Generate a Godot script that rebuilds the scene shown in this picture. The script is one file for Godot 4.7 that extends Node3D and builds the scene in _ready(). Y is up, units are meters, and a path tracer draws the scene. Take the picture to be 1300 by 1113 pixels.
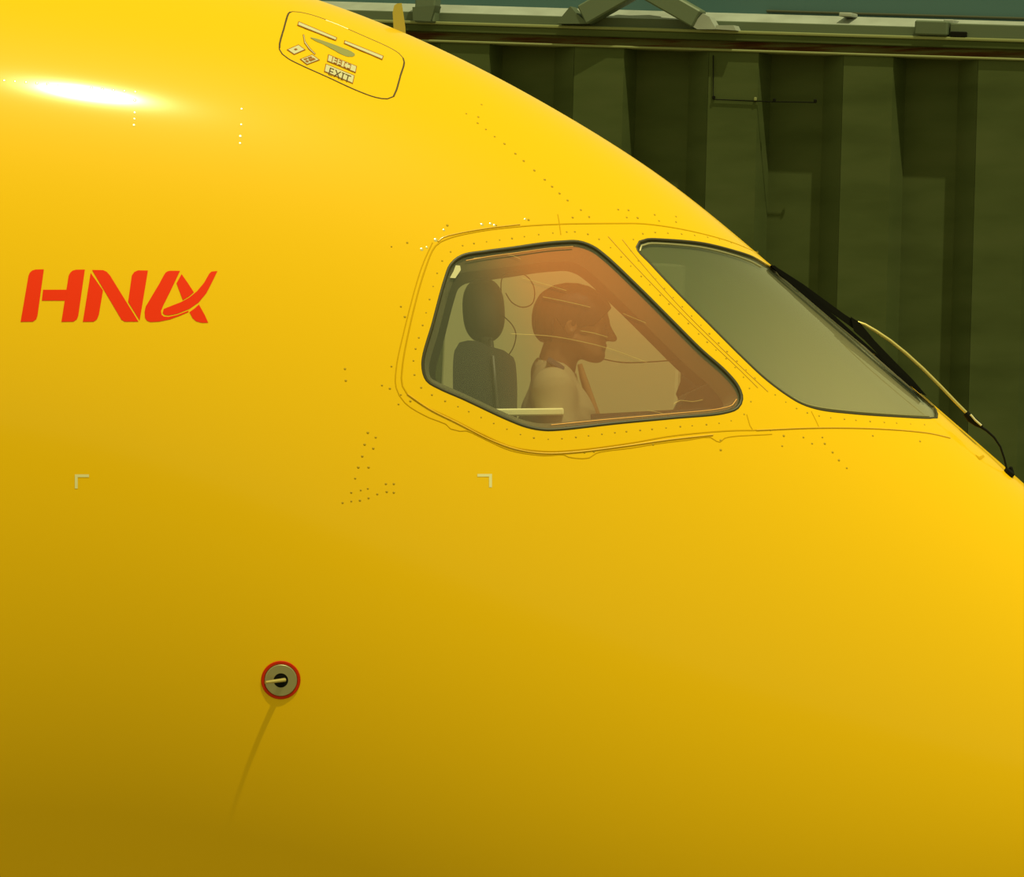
extends Node3D
# A yellow airliner's nose at a boarding bridge, photographed from the terminal.
# x runs along the fuselage towards the nose, y is up, z towards the viewer. Fuselage centre plane: z = 0.

const D := 19.1             # camera's distance from the fuselage centre plane
const F := 7826.0           # focal length in pixels of a 1300 x 1113 picture
const K1 := 0.0023          # metres a pixel at the near skin
const K0 := D / F           # metres a pixel at the centre plane
const ROLL := -0.0515       # slope of the boarding bridge

var top_s: Array            # natural cubic splines of world x
var mid_s: Array
var wid_s: Array
var used := {}
var plane: Node3D
var M := {}
var rng := RandomNumberGenerator.new()


# ---------------------------------------------------------------- mesh helper
class MB:
	var v := PackedVector3Array()
	var n := PackedVector3Array()
	var c := PackedColorArray()     # filled only where reflections are painted on a window film
	func tri(a: Vector3, b: Vector3, c: Vector3, na: Vector3, nb: Vector3, nc: Vector3) -> void:
		var g := (b - a).cross(c - a)
		if g.length_squared() < 1e-18:
			return
		if g.dot(na + nb + nc) > 0.0:
			v.append_array([a, c, b]); n.append_array([na, nc, nb])
		else:
			v.append_array([a, b, c]); n.append_array([na, nb, nc])
	func flat(a: Vector3, b: Vector3, c: Vector3, out: Vector3) -> void:
		var g := (b - a).cross(c - a).normalized()
		if g.dot(out) < 0.0:
			g = -g
		tri(a, b, c, g, g, g)
	func quad(a: Vector3, b: Vector3, c: Vector3, d: Vector3, out: Vector3) -> void:
		flat(a, b, c, out); flat(a, c, d, out)
	func squad(a, b, c, d, na, nb, nc, nd) -> void:
		tri(a, b, c, na, nb, nc); tri(a, c, d, na, nc, nd)
	func mesh() -> ArrayMesh:
		var arr := []
		arr.resize(Mesh.ARRAY_MAX)
		arr[Mesh.ARRAY_VERTEX] = v
		arr[Mesh.ARRAY_NORMAL] = n
		if c.size() == v.size():
			arr[Mesh.ARRAY_COLOR] = c
		var m := ArrayMesh.new()
		if v.size() > 0:
			m.add_surface_from_arrays(Mesh.PRIMITIVE_TRIANGLES, arr)
		return m
	# chamfered box in the frame t
	func box(t: Transform3D, size: Vector3, bev := 0.01) -> void:
		var h := size * 0.5
		var b := minf(bev, minf(h.x, minf(h.y, h.z)) * 0.9)
		var p := func(sx, sy, sz, k): # corner point that lies on face k
			var q := Vector3(sx * (h.x - (0.0 if k == 0 else b)), sy * (h.y - (0.0 if k == 1 else b)), sz * (h.z - (0.0 if k == 2 else b)))
			return t * q
		var o := t.origin
		for k in 3:
			for s in [-1, 1]:
				var c := []
				for q in [[-1, -1], [1, -1], [1, 1], [-1, 1]]:
					var e := [0, 0, 0]
					e[k] = s; e[(k + 1) % 3] = q[0]; e[(k + 2) % 3] = q[1]
					c.append(p.call(e[0], e[1], e[2], k))
				quad(c[0], c[1], c[2], c[3], (c[0] + c[2]) * 0.5 - o)
			for s1 in [-1, 1]:
				for s2 in [-1, 1]:
					var k1 := (k + 1) % 3
					var k2 := (k + 2) % 3
					var ea := [0, 0, 0]
					var eb := [0, 0, 0]
					ea[k] = -1; ea[k1] = s1; ea[k2] = s2
					eb[k] = 1; eb[k1] = s1; eb[k2] = s2
					var a = p.call(ea[0], ea[1], ea[2], k1)
					var a2 = p.call(ea[0], ea[1], ea[2], k2)
					var b1 = p.call(eb[0], eb[1], eb[2], k1)
					var b2 = p.call(eb[0], eb[1], eb[2], k2)
					quad(a, a2, b2, b1, (a + b2) * 0.5 - o)
		for sx in [-1, 1]:
			for sy in [-1, 1]:
				for sz in [-1, 1]:
					var a = p.call(sx, sy, sz, 0)
					flat(a, p.call(sx, sy, sz, 1), p.call(sx, sy, sz, 2), a - o)
	func tube(path: Array, radii, sides := 10, squash := 1.0, up := Vector3.BACK) -> void:
		var rings := []
		var cnt := path.size()
		for i in cnt:
			var d: Vector3 = (path[mini(i + 1, cnt - 1)] - path[maxi(i - 1, 0)]).normalized()
			var a := d.cross(up).normalized()
			if a.length() < 0.5:
				a = d.cross(Vector3.UP).normalized()
			var b := a.cross(d).normalized()
			var r: float = radii[i] if radii is Array else radii
			var ring := []
			for k in sides:
				var w := TAU * k / sides
				ring.append([path[i] + (a * cos(w) + b * sin(w) * squash) * r, (a * cos(w) * squash + b * sin(w)).normalized()])
			rings.append(ring)
		for i in cnt - 1:
			for k in sides:
				var k2 := (k + 1) % sides
				squad(rings[i][k][0], rings[i][k2][0], rings[i + 1][k2][0], rings[i + 1][k][0], rings[i][k][1], rings[i][k2][1], rings[i + 1][k2][1], rings[i + 1][k][1])
		for e in [0, cnt - 1]:
			var d: Vector3 = (path[0] - path[1]) if e == 0 else (path[cnt - 1] - path[cnt - 2])
			for k in range(1, sides - 1):
				flat(rings[e][0][0], rings[e][k][0], rings[e][k + 1][0], d)
	func ellipsoid(t: Transform3D, r: Vector3, seg := 24, rows := 14, power := 1.0) -> void:
		var f := func(i, j):
			var la: float = PI * (float(i) / rows - 0.5)
			var lo: float = TAU * j / seg
			var q := Vector3(cos(la) * cos(lo), sin(la), cos(la) * sin(lo))
			var s := func(x): return signf(x) * pow(absf(x), power)
			var pp := Vector3(s.call(q.x), s.call(q.y), s.call(q.z))
			var nn := Vector3(signf(q.x) * pow(absf(q.x), 2.0 - power) / r.x, signf(q.y) * pow(absf(q.y), 2.0 - power) / r.y, signf(q.z) * pow(absf(q.z), 2.0 - power) / r.z).normalized()
			return [t * (pp * r), (t.basis * nn).normalized()]
		for i in rows:
			for j in seg:
				var a = f.call(i, j); var b = f.call(i, j + 1); var c = f.call(i + 1, j + 1); var d = f.call(i + 1, j)
				squad(a[0], b[0], c[0], d[0], a[1], b[1], c[1], d[1])
	# profile: points (radius, height along axis) turned round the frame's z axis
	func lathe(t: Transform3D, prof: Array, seg := 32) -> void:
		for i in prof.size() - 1:
			var p: Vector2 = prof[i]
			var q: Vector2 = prof[i + 1]
			var d := (q - p).normalized()
			var nn := Vector2(d.y, -d.x)
			for k in seg:
				var w := TAU * k / seg
				var w2 := TAU * (k + 1) / seg
				var at := func(r, ww, h): return t * Vector3(r * cos(ww), r * sin(ww), h)
				var nv := func(ww): return (t.basis * Vector3(nn.x * cos(ww), nn.x * sin(ww), nn.y)).normalized()
				squad(at.call(p.x, w, p.y), at.call(p.x, w2, p.y), at.call(q.x, w2, q.y), at.call(q.x, w, q.y), nv.call(w), nv.call(w2), nv.call(w2), nv.call(w))
	# convex or concave outline (2D, frame's xy) pushed along the frame's z from z0 to z1
	func extrude(t: Transform3D, pts: PackedVector2Array, z0: float, z1: float) -> void:
		var idx := Geometry2D.triangulate_polygon(pts)
		for z in [z0, z1]:
			var out := t.basis * Vector3(0, 0, 1.0 if z == maxf(z0, z1) else -1.0)
			for i in range(0, idx.size(), 3):
				flat(t * Vector3(pts[idx[i]].x, pts[idx[i]].y, z), t * Vector3(pts[idx[i + 1]].x, pts[idx[i + 1]].y, z), t * Vector3(pts[idx[i + 2]].x, pts[idx[i + 2]].y, z), out)
		var cw := Geometry2D.is_polygon_clockwise(pts)
		for i in pts.size():
			var a := pts[i]
			var b := pts[(i + 1) % pts.size()]
			var e := b - a
			var o := Vector2(e.y, -e.x) * (1.0 if not cw else -1.0)
			quad(t * Vector3(a.x, a.y, z0), t * Vector3(b.x, b.y, z0), t * Vector3(b.x, b.y, z1), t * Vector3(a.x, a.y, z1), t.basis * Vector3(o.x, o.y, 0))


# ---------------------------------------------------------------- naming
func numbered(called: String) -> String:
	var c: int = used.get(called, 0)
	used[called] = c + 1
	return called if c == 0 else "%s_%03d" % [called, c]


func thing(called: String, label: String, category: String, at := Vector3.ZERO, group := "") -> Node3D:
	var o := Node3D.new()
	o.name = numbered(called)
	o.position = at
	o.set_meta("label", label)
	o.set_meta("category", category)
	if group:
		o.set_meta("group", group)
	add_child(o, true)
	return o


func part(called: String, mb, m: Material, parent: Node3D, label := "", kind := "") -> MeshInstance3D:
	var o := MeshInstance3D.new()
	o.name = called
	o.mesh = mb.mesh() if mb is MB else mb
	o.material_override = m
	var at := Vector3.ZERO
	var q := parent
	while q != self and q != null:
		at += q.position
		q = q.get_parent() as Node3D
	o.position = -at        # shapes are made in world axes
	if label:
		o.set_meta("label", label)
	if kind:
		o.set_meta("kind", kind)
	parent.add_child(o, true)
	if o.name != called:
		pass
	return o


func holder(called: String, parent: Node3D) -> Node3D:
	var o := Node3D.new()
	o.name = called
	parent.add_child(o, true)
	return o


func mat(c: Color, rough := 0.6, metal := 0.0, spec := 0.5) -> StandardMaterial3D:
	var m := StandardMaterial3D.new()
	m.albedo_color = c
	m.roughness = rough
	m.metallic = metal
	m.metallic_specular = spec
	return m


func lin(r: float, g: float, b: float, a := 1.0) -> Color:
	var c := Color(r, g, b).linear_to_srgb()
	c.a = a
	return c


# ---------------------------------------------------------------- the fuselage's surface
func spline(pts: Array) -> Array:
	var n := pts.size()
	var x := PackedFloat64Array()
	var y := PackedFloat64Array()
	for p in pts:
		x.append(p[0]); y.append(p[1])
	var m := PackedFloat64Array()
	m.resize(n)
	var c := PackedFloat64Array()
	var d := PackedFloat64Array()
	c.resize(n); d.resize(n)
	for i in range(1, n - 1):
		var h0 := x[i] - x[i - 1]
		var h1 := x[i + 1] - x[i]
		var r := 6.0 * ((y[i + 1] - y[i]) / h1 - (y[i] - y[i - 1]) / h0)
		var b := 2.0 * (h0 + h1) - h0 * c[i - 1]
		c[i] = h1 / b
		d[i] = (r - h0 * d[i - 1]) / b
	for i in range(n - 2, 0, -1):
		m[i] = d[i] - c[i] * m[i + 1]
	return [x, y, m]


func ev(s: Array, at: float) -> float:
	var x: PackedFloat64Array = s[0]
	var y: PackedFloat64Array = s[1]
	var m: PackedFloat64Array = s[2]
	var n := x.size()
	var i := clampi(x.bsearch(at) - 1, 0, n - 2)
	var h := x[i + 1] - x[i]
	var a := (x[i + 1] - at) / h
	var b := (at - x[i]) / h
	return a * y[i] + b * y[i + 1] + ((a * a * a - a) * m[i] + (b * b * b - b) * m[i + 1]) * h * h / 6.0


const LOW := 2.8     # radius of the lower lobe over the half width
const LOW_END := 2.13

func dims(x: float) -> Vector3:   # (half width, widest line, height above it)
	var w := maxf(ev(wid_s, x), 0.004)
	var ym := ev(mid_s, x)
	return Vector3(w, ym, maxf(ev(top_s, x) - ym, 0.004))


func zat(x: float, y: float) -> float:
	var d := dims(x)
	if y >= d.y:
		var s := (y - d.y) / d.z
		return d.x * sqrt(maxf(1.0 - s * s, 0.0))
	var t := minf((d.y - y) / (LOW * d.x), 0.99)
	return maxf(d.x - LOW * d.x * (1.0 - sqrt(1.0 - t * t)), 0.0)


func skin(x: float, v: float, d: Vector3) -> Vector3:   # v: -1 keel .. 0 widest line .. 1 crown
	if v >= 0.0:
		var th := v * PI / 2.0
		return Vector3(x, d.y + d.z * sin(th), d.x * cos(th))
	var t := -v * LOW_END * d.x
	var k := minf(t / (LOW * d.x), 0.99)
	return Vector3(x, d.y - t, maxf(d.x - LOW * d.x * (1.0 - sqrt(1.0 - k * k)), 0.0))


func skin_n(x: float, v: float) -> Vector3:
	var e := 0.004
	var vv := clampf(v, -0.985, 0.9999)
	var dv := 0.003
	var dx := skin(x + e, vv, dims(x + e)) - skin(x - e, vv, dims(x - e))
	var dd := dims(x)
	var up := skin(x, vv + dv, dd) - skin(x, vv - dv, dd)
	var nn := dx.cross(up).normalized()
	if nn.z < -0.01 or (absf(nn.z) <= 0.01 and nn.y < 0.0):
		nn = -nn
	return nn


func v_of(p: Vector3) -> float:
	var d := dims(p.x)
	if p.y >= d.y:
		return asin(clampf((p.y - d.y) / d.z, 0.0, 1.0)) * 2.0 / PI
	return -(d.y - p.y) / (LOW_END * d.x)


func at(px: float, py: float, z: float) -> Vector3:
	return Vector3((px - 650.0) * (D - z) / F, (556.5 - py) * (D - z) / F, z)


func surf(px: float, py: float) -> Vector3:
	var lo := 0.0
	var hi := 1.6
	for i in 26:
		var z := (lo + hi) * 0.5
		var p := at(px, py, z)
		if zat(p.x, p.y) > z:
			lo = z
		else:
			hi = z
	return at(px, py, lo)


func on(px: float, py: float, off := 0.0) -> Vector3:
	var p := surf(px, py)
	return p + skin_n(p.x, v_of(p)) * off


func nrm(p: Vector3) -> Vector3:
	return skin_n(p.x, v_of(p))


# closed or open curve through points, resampled about every STEP pixels
func curve(pts: Array, closed: bool, step := 5.0) -> PackedVector2Array:
	var out := PackedVector2Array()
	var n := pts.size()
	for i in (n if closed else n - 1):
		var p1 := Vector2(pts[i][0], pts[i][1])
		var p2 := Vector2(pts[(i + 1) % n][0], pts[(i + 1) % n][1])
		var p0 := Vector2(pts[(i - 1 + n) % n][0], pts[(i - 1 + n) % n][1]) if closed or i > 0 else p1 * 2.0 - p2
		var p3 := Vector2(pts[(i + 2) % n][0], pts[(i + 2) % n][1]) if closed or i + 2 < n else p2 * 2.0 - p1
		# centripetal tangents keep corners from overshooting
		var d01 := sqrt(maxf(p0.distance_to(p1), 0.01))
		var d12 := sqrt(maxf(p1.distance_to(p2), 0.01))
		var d23 := sqrt(maxf(p2.distance_to(p3), 0.01))
		var m1 := (p2 - p1 + d12 * ((p1 - p0) / d01 - (p2 - p0) / (d01 + d12)))
		var m2 := (p2 - p1 + d12 * ((p3 - p2) / d23 - (p3 - p1) / (d12 + d23)))
		var k := maxi(1, int(p1.distance_to(p2) / step))
		for j in k:
			var t := float(j) / k
			out.append((2 * t * t * t - 3 * t * t + 1) * p1 + (t * t * t - 2 * t * t + t) * m1 + (3 * t * t - 2 * t * t * t) * p2 + (t * t * t - t * t) * m2)
	if not closed:
		out.append(Vector2(pts[n - 1][0], pts[n - 1][1]))
	return out


# each point moved sideways by d pixels (positive: to the left of travel on screen, y down)
func shifted(pts: PackedVector2Array, d: float, closed: bool) -> PackedVector2Array:
	var out := PackedVector2Array()
	var n := pts.size()
	for i in n:
		var a := pts[(i - 1 + n) % n] if closed or i > 0 else pts[i]
		var b := pts[(i + 1) % n] if closed or i < n - 1 else pts[i]
		var t := (b - a).normalized()
		out.append(pts[i] + Vector2(t.y, -t.x) * d)
	return out


# a flat mark that follows the skin: outline in pixels, cut into cells
func patch(mb: MB, poly: PackedVector2Array, off: float, cell := 14.0) -> void:
	var r := Rect2(poly[0], Vector2.ZERO)
	for p in poly:
		r = r.expand(p)
	var y := r.position.y
	while y < r.end.y:
		var x := r.position.x
		while x < r.end.x:
			var c := PackedVector2Array([Vector2(x, y), Vector2(x + cell, y), Vector2(x + cell, y + cell), Vector2(x, y + cell)])
			for q in Geometry2D.intersect_polygons(poly, c):
				var idx := Geometry2D.triangulate_polygon(q)
				if idx.is_empty():
					continue
				var ps := []
				var ns := []
				for w in q:
					var s := surf(w.x, w.y)
					var nn := nrm(s)
					ps.append(s + nn * off); ns.append(nn)
				for i in range(0, idx.size(), 3):
					mb.tri(ps[idx[i]], ps[idx[i + 1]], ps[idx[i + 2]], ns[idx[i]], ns[idx[i + 1]], ns[idx[i + 2]])
			x += cell
		y += cell


func pxs(z: Array, ox: float, oy: float, sc: float) -> Array:
	var out := []
	for p in z:
		out.append([ox + p[0] / sc, oy + p[1] / sc])
	return out


func poly(a: Array) -> PackedVector2Array:
	var o := PackedVector2Array()
	for p in a:
		o.append(Vector2(p[0], p[1]))
	return o


# a rounded bead along the skin, w pixels wide, h metres proud (negative h: a sunk seam drawn as a shallow gutter)
func bead(mb: MB, path: PackedVector2Array, w: float, h: float, closed := false, base := 0.0005) -> void:
	var n := path.size()
	var rows := []
	for i in n:
		var a := path[(i - 1 + n) % n] if closed or i > 0 else path[i]
		var b := path[(i + 1) % n] if closed or i < n - 1 else path[i]
		var t := (b - a).normalized()
		var s2 := Vector2(t.y, -t.x)
		var c := surf(path[i].x, path[i].y)
		var nn := nrm(c)
		var side3 := Vector3(s2.x, -s2.y, 0.0)
		side3 = (side3 - nn * side3.dot(nn)).normalized()
		var hw := w * 0.5 * K1
		var row := []
		for k in 5:
			var ang := PI * k / 4.0
			row.append([c + side3 * cos(ang) * hw + nn * (base + sin(ang) * h), (side3 * cos(ang) * h + nn * sin(ang) * hw + nn * 0.0001).normalized()])
		rows.append(row)
	for i in (n if closed else n - 1):
		var p = rows[i]
		var q = rows[(i + 1) % n]
		for k in 4:
			mb.squad(p[k][0], p[k + 1][0], q[k + 1][0], q[k][0], p[k][1], p[k + 1][1], q[k + 1][1], q[k][1])


func dome(mb: MB, px: float, py: float, r: float, h: float, lean := 1.0) -> void:
	var c := surf(px, py)
	var nn := nrm(c)
	var a := nn.cross(Vector3.UP).normalized()
	var b := a.cross(nn)
	var ring := func(rr, hh, k):
		var w: float = TAU * k / 8.0
		return c + (a * cos(w) + b * sin(w)) * rr + nn * hh
	var nv := func(tilt, k):
		var w: float = TAU * k / 8.0
		return (nn * cos(tilt * lean) + (a * cos(w) + b * sin(w)) * sin(tilt * lean)).normalized()
	for k in 8:
		mb.squad(ring.call(r, 0.0002, k), ring.call(r, 0.0002, k + 1), ring.call(r * 0.6, h * 0.8, k + 1), ring.call(r * 0.6, h * 0.8, k), nv.call(1.0, k), nv.call(1.0, k + 1), nv.call(0.5, k + 1), nv.call(0.5, k))
		mb.tri(ring.call(r * 0.6, h * 0.8, k), ring.call(r * 0.6, h * 0.8, k + 1), c + nn * h, nv.call(0.5, k), nv.call(0.5, k + 1), nn)


# the skin or its lining between two stations, with windows cut out of both sides
func shell(mb: MB, x0: float, x1: float, step: float, off: float, holes: Array, both := true) -> void:
	var nx := int(ceil((x1 - x0) / step))
	var vs := []
	for i in 51:
		vs.append(-1.0 + i / 50.0)
	for i in range(1, 73):
		vs.append(i / 72.0)
	var boxes := []
	for h in holes:
		var r := Rect2(h[0], Vector2.ZERO)
		for p in h:
			r = r.expand(p)
		boxes.append(r.grow(0.003))
	var pt := func(x, v):
		var d := dims(x)
		var nn := skin_n(x, v)
		var p := skin(x, v, d) + nn * off
		p.z = maxf(p.z, 0.0)
		return [p, nn]
	var prev := []
	for i in nx + 1:
		var x := x0 + (x1 - x0) * i / nx
		var col := []
		for v in vs:
			col.append(pt.call(x, v))
		if i > 0:
			var xa := x0 + (x1 - x0) * (i - 1) / nx
			for j in vs.size() - 1:
				var cell := PackedVector2Array([Vector2(xa, vs[j]), Vector2(x, vs[j]), Vector2(x, vs[j + 1]), Vector2(xa, vs[j + 1])])
				var cut := [cell]
				var touched := false
				for hi in holes.size():
					if boxes[hi].intersects(Rect2(xa, vs[j], x - xa, vs[j + 1] - vs[j])):
						touched = true
						var nxt := []
						for c in cut:
							nxt.append_array(Geometry2D.clip_polygons(c, holes[hi]))
						cut = nxt
				if not touched:
					emit(mb, prev[j], col[j], col[j + 1], prev[j + 1], both)
				else:
					for c in cut:
						var idx := Geometry2D.triangulate_polygon(c)
						var q := []
						for w in c:
							q.append(pt.call(w.x, w.y))
						for k in range(0, idx.size(), 3):
							emit3(mb, q[idx[k]], q[idx[k + 1]], q[idx[k + 2]], both)
		prev = col


func emit(mb: MB, a, b, c, d, both: bool) -> void:
	emit3(mb, a, b, c, both)
	emit3(mb, a, c, d, both)


func emit3(mb: MB, a, b, c, both: bool) -> void:
	mb.tri(a[0], b[0], c[0], a[1], b[1], c[1])
	if both:
		var f := Vector3(1, 1, -1)
		mb.tri(a[0] * f, b[0] * f, c[0] * f, a[1] * f, b[1] * f, c[1] * f)


# a pane that follows the skin, cut finely along the section so that it stays true near the crown
func pane(mb: MB, hole: PackedVector2Array, off: float) -> void:
	var r := Rect2(hole[0], Vector2.ZERO)
	for p in hole:
		r = r.expand(p)
	var dx := 14.0 * K1
	var dv := 1.0 / 60.0
	for i in int(r.size.x / dx) + 1:
		for j in int(r.size.y / dv) + 1:
			var x := r.position.x + i * dx
			var y := r.position.y + j * dv
			for q in Geometry2D.intersect_polygons(hole, PackedVector2Array([Vector2(x, y), Vector2(x + dx, y), Vector2(x + dx, y + dv), Vector2(x, y + dv)])):
				var idx := Geometry2D.triangulate_polygon(q)
				var ps := []
				var ns := []
				for w in q:
					var nn := skin_n(w.x, w.y)
					ps.append(skin(w.x, w.y, dims(w.x)) + nn * off); ns.append(nn)
				for k in range(0, idx.size(), 3):
					mb.tri(ps[idx[k]], ps[idx[k + 1]], ps[idx[k + 2]], ns[idx[k]], ns[idx[k + 1]], ns[idx[k + 2]])


func uvhole(p: PackedVector2Array) -> PackedVector2Array:
	var o := PackedVector2Array()
	for q in p:
		var s := surf(q.x, q.y)
		o.append(Vector2(s.x, v_of(s)))
	return o


# ---------------------------------------------------------------- skinned bodies: a field of distances, meshed as surface nets
func nets(field: Callable, lo: Vector3, hi: Vector3, cell: float) -> MB:
	var mb := MB.new()
	var nx := int((hi.x - lo.x) / cell) + 2
	var ny := int((hi.y - lo.y) / cell) + 2
	var nz := int((hi.z - lo.z) / cell) + 2
	var g := PackedFloat32Array()
	g.resize(nx * ny * nz)
	g.fill(1.0)
	# coarse pass: skip blocks of 4 cells far from the surface
	var bs := 4
	for bz in range(0, nz, bs):
		for by in range(0, ny, bs):
			for bx in range(0, nx, bs):
				var c := lo + Vector3(bx + 1.5, by + 1.5, bz + 1.5) * cell
				var f: float = field.call(c)
				if absf(f) > cell * 5.5:
					for z in range(bz, mini(bz + bs, nz)):
						for y in range(by, mini(by + bs, ny)):
							for x in range(bx, mini(bx + bs, nx)):
								g[(z * ny + y) * nx + x] = f
					continue
				for z in range(bz, mini(bz + bs, nz)):
					for y in range(by, mini(by + bs, ny)):
						for x in range(bx, mini(bx + bs, nx)):
							g[(z * ny + y) * nx + x] = field.call(lo + Vector3(x, y, z) * cell)
	var vert := {}
	var vn := {}
	var corner := [Vector3i(0, 0, 0), Vector3i(1, 0, 0), Vector3i(0, 1, 0), Vector3i(1, 1, 0), Vector3i(0, 0, 1), Vector3i(1, 0, 1), Vector3i(0, 1, 1), Vector3i(1, 1, 1)]
	var edges := [[0, 1], [2, 3], [4, 5], [6, 7], [0, 2], [1, 3], [4, 6], [5, 7], [0, 4], [1, 5], [2, 6], [3, 7]]
	for z in nz - 1:
		for y in ny - 1:
			for x in nx - 1:
				var b := (z * ny + y) * nx + x
				var v := [g[b], g[b + 1], g[b + nx], g[b + nx + 1], g[b + nx * ny], g[b + nx * ny + 1], g[b + nx * ny + nx], g[b + nx * ny + nx + 1]]
				var neg := 0
				for k in 8:
					if v[k] < 0.0:
						neg += 1
				if neg == 0 or neg == 8:
					continue
				var s := Vector3.ZERO
				var c := 0
				for e in edges:
					var a: float = v[e[0]]
					var d: float = v[e[1]]
					if (a < 0.0) != (d < 0.0):
						s += Vector3(corner[e[0]]).lerp(Vector3(corner[e[1]]), a / (a - d))
						c += 1
				vert[b] = lo + (Vector3(x, y, z) + s / c) * cell
				vn[b] = Vector3(v[1] + v[3] + v[5] + v[7] - v[0] - v[2] - v[4] - v[6], v[2] + v[3] + v[6] + v[7] - v[0] - v[1] - v[4] - v[5], v[4] + v[5] + v[6] + v[7] - v[0] - v[1] - v[2] - v[3]).normalized()
	var st := [1, nx, nx * ny]
	for b in vert:
		for ax in 3:
			var o1: int = st[(ax + 1) % 3]
			var o2: int = st[(ax + 2) % 3]
			if b + st[ax] >= g.size() or (g[b] < 0.0) == (g[b + st[ax]] < 0.0):
				continue
			if vert.has(b - o1) and vert.has(b - o2) and vert.has(b - o1 - o2):
				mb.squad(vert[b], vert[b - o1], vert[b - o1 - o2], vert[b - o2], vn[b], vn[b - o1], vn[b - o1 - o2], vn[b - o2])
	return mb


static func cap(p: Vector3, a: Vector3, b: Vector3, ra: float, rb: float) -> float:
	var d := b - a
	var t := clampf((p - a).dot(d) / d.length_squared(), 0.0, 1.0)
	return p.distance_to(a + d * t) - lerpf(ra, rb, t)


static func ell(p: Vector3, c: Vector3, r: Vector3) -> float:
	var q := (p - c) / r
	var k := q.length()
	if k < 1e-4:
		return -minf(r.x, minf(r.y, r.z))
	return k * (k - 1.0) / (q / r).length()


static func smin(a: float, b: float, k: float) -> float:
	var h := maxf(k - absf(a - b), 0.0) / k
	return minf(a, b) - h * h * k * 0.25


func _ready() -> void:
	# --- camera, sky, sun, exposure
	var cam := Camera3D.new()
	cam.name = "camera"
	cam.position = Vector3(0, 0, D)
	cam.fov = rad_to_deg(2.0 * atan(556.5 / F))
	cam.near = 0.5
	cam.far = 400.0
	cam.current = true
	add_child(cam)
	var sky_mat := ProceduralSkyMaterial.new()
	sky_mat.sky_top_color = lin(0.44, 0.46, 0.19)
	sky_mat.sky_horizon_color = lin(0.80, 0.79, 0.33)
	sky_mat.sky_curve = 0.3
	sky_mat.ground_bottom_color = lin(0.22, 0.20, 0.08)
	sky_mat.ground_horizon_color = lin(0.40, 0.38, 0.17)
	sky_mat.sun_angle_max = 1.0
	var sky := Sky.new()
	sky.sky_material = sky_mat
	var env := Environment.new()
	env.background_mode = Environment.BG_SKY
	env.sky = sky
	env.tonemap_mode = Environment.TONE_MAPPER_LINEAR
	env.tonemap_exposure = 1.0
	env.sdfgi_enabled = true
	env.ssao_enabled = true
	env.ssil_enabled = true
	var we := WorldEnvironment.new()
	we.name = "sky"
	we.environment = env
	add_child(we)
	var sun := DirectionalLight3D.new()
	sun.name = "sun"
	sun.light_color = Color(1.0, 0.975, 0.72)
	sun.light_energy = 1.0
	sun.light_angular_distance = 0.5
	sun.shadow_enabled = true
	var s := Vector3(0.250, 0.902, 0.352).normalized()
	sun.look_at_from_position(Vector3.ZERO, -s, Vector3.BACK)
	add_child(sun)

	# --- profiles of the fuselage, from pixels of the photograph to metres
	var t := []
	for p in [[-1400, -136], [-800, -134], [-400, -128], [-100, -108], [150, -64], [409, 2], [560, 63], [727, 152], [858, 238], [978, 336], [1119, 457], [1300, 614], [1450, 752], [1580, 885], [1660, 985], [1705, 1064], [1722, 1120]]:
		t.append([(p[0] - 650.0) * K0, (556.5 - p[1]) * K0])
	top_s = spline(t)
	t = []
	for p in [[-1400, 470], [-800, 478], [-400, 498], [105, 562], [500, 718], [900, 884], [1300, 1004], [1560, 1070], [1830, 1140]]:
		t.append([(p[0] - 650.0) * K1, (556.5 - p[1]) * K1])
	mid_s = spline(t)
	t = []
	for p in [[-1400, 590], [-800, 556], [-400, 516], [105, 456], [500, 402], [900, 334], [1300, 232], [1550, 146], [1720, 60], [1790, 10], [1830, 1]]:
		t.append([(p[0] - 650.0) * K1, p[1] * K1])
	wid_s = spline(t)
	materials()
	apron()
	bridge()
	plane = thing("airliner", "yellow airliner nose with cockpit windows beside the green boarding bridge wall", "airplane")
	fuselage()
	windows()
	markings()
	hatch()
	fasteners()
	probe()
	wiper()
	antenna()
	nose_gear()
	cockpit()
	seat()
	pilot()
	small_things()


func noise(freq: float, sd: int, size := 512, oct := 4) -> NoiseTexture2D:
	var n := FastNoiseLite.new()
	n.seed = sd
	n.frequency = freq
	n.fractal_octaves = oct
	var t := NoiseTexture2D.new()
	t.width = size
	t.height = size
	t.seamless = true
	t.noise = n
	return t


func ramp(cols: Array, offs: Array) -> Gradient:
	var g := Gradient.new()
	g.colors = PackedColorArray(cols)
	g.offsets = PackedFloat32Array(offs)
	return g


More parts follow.
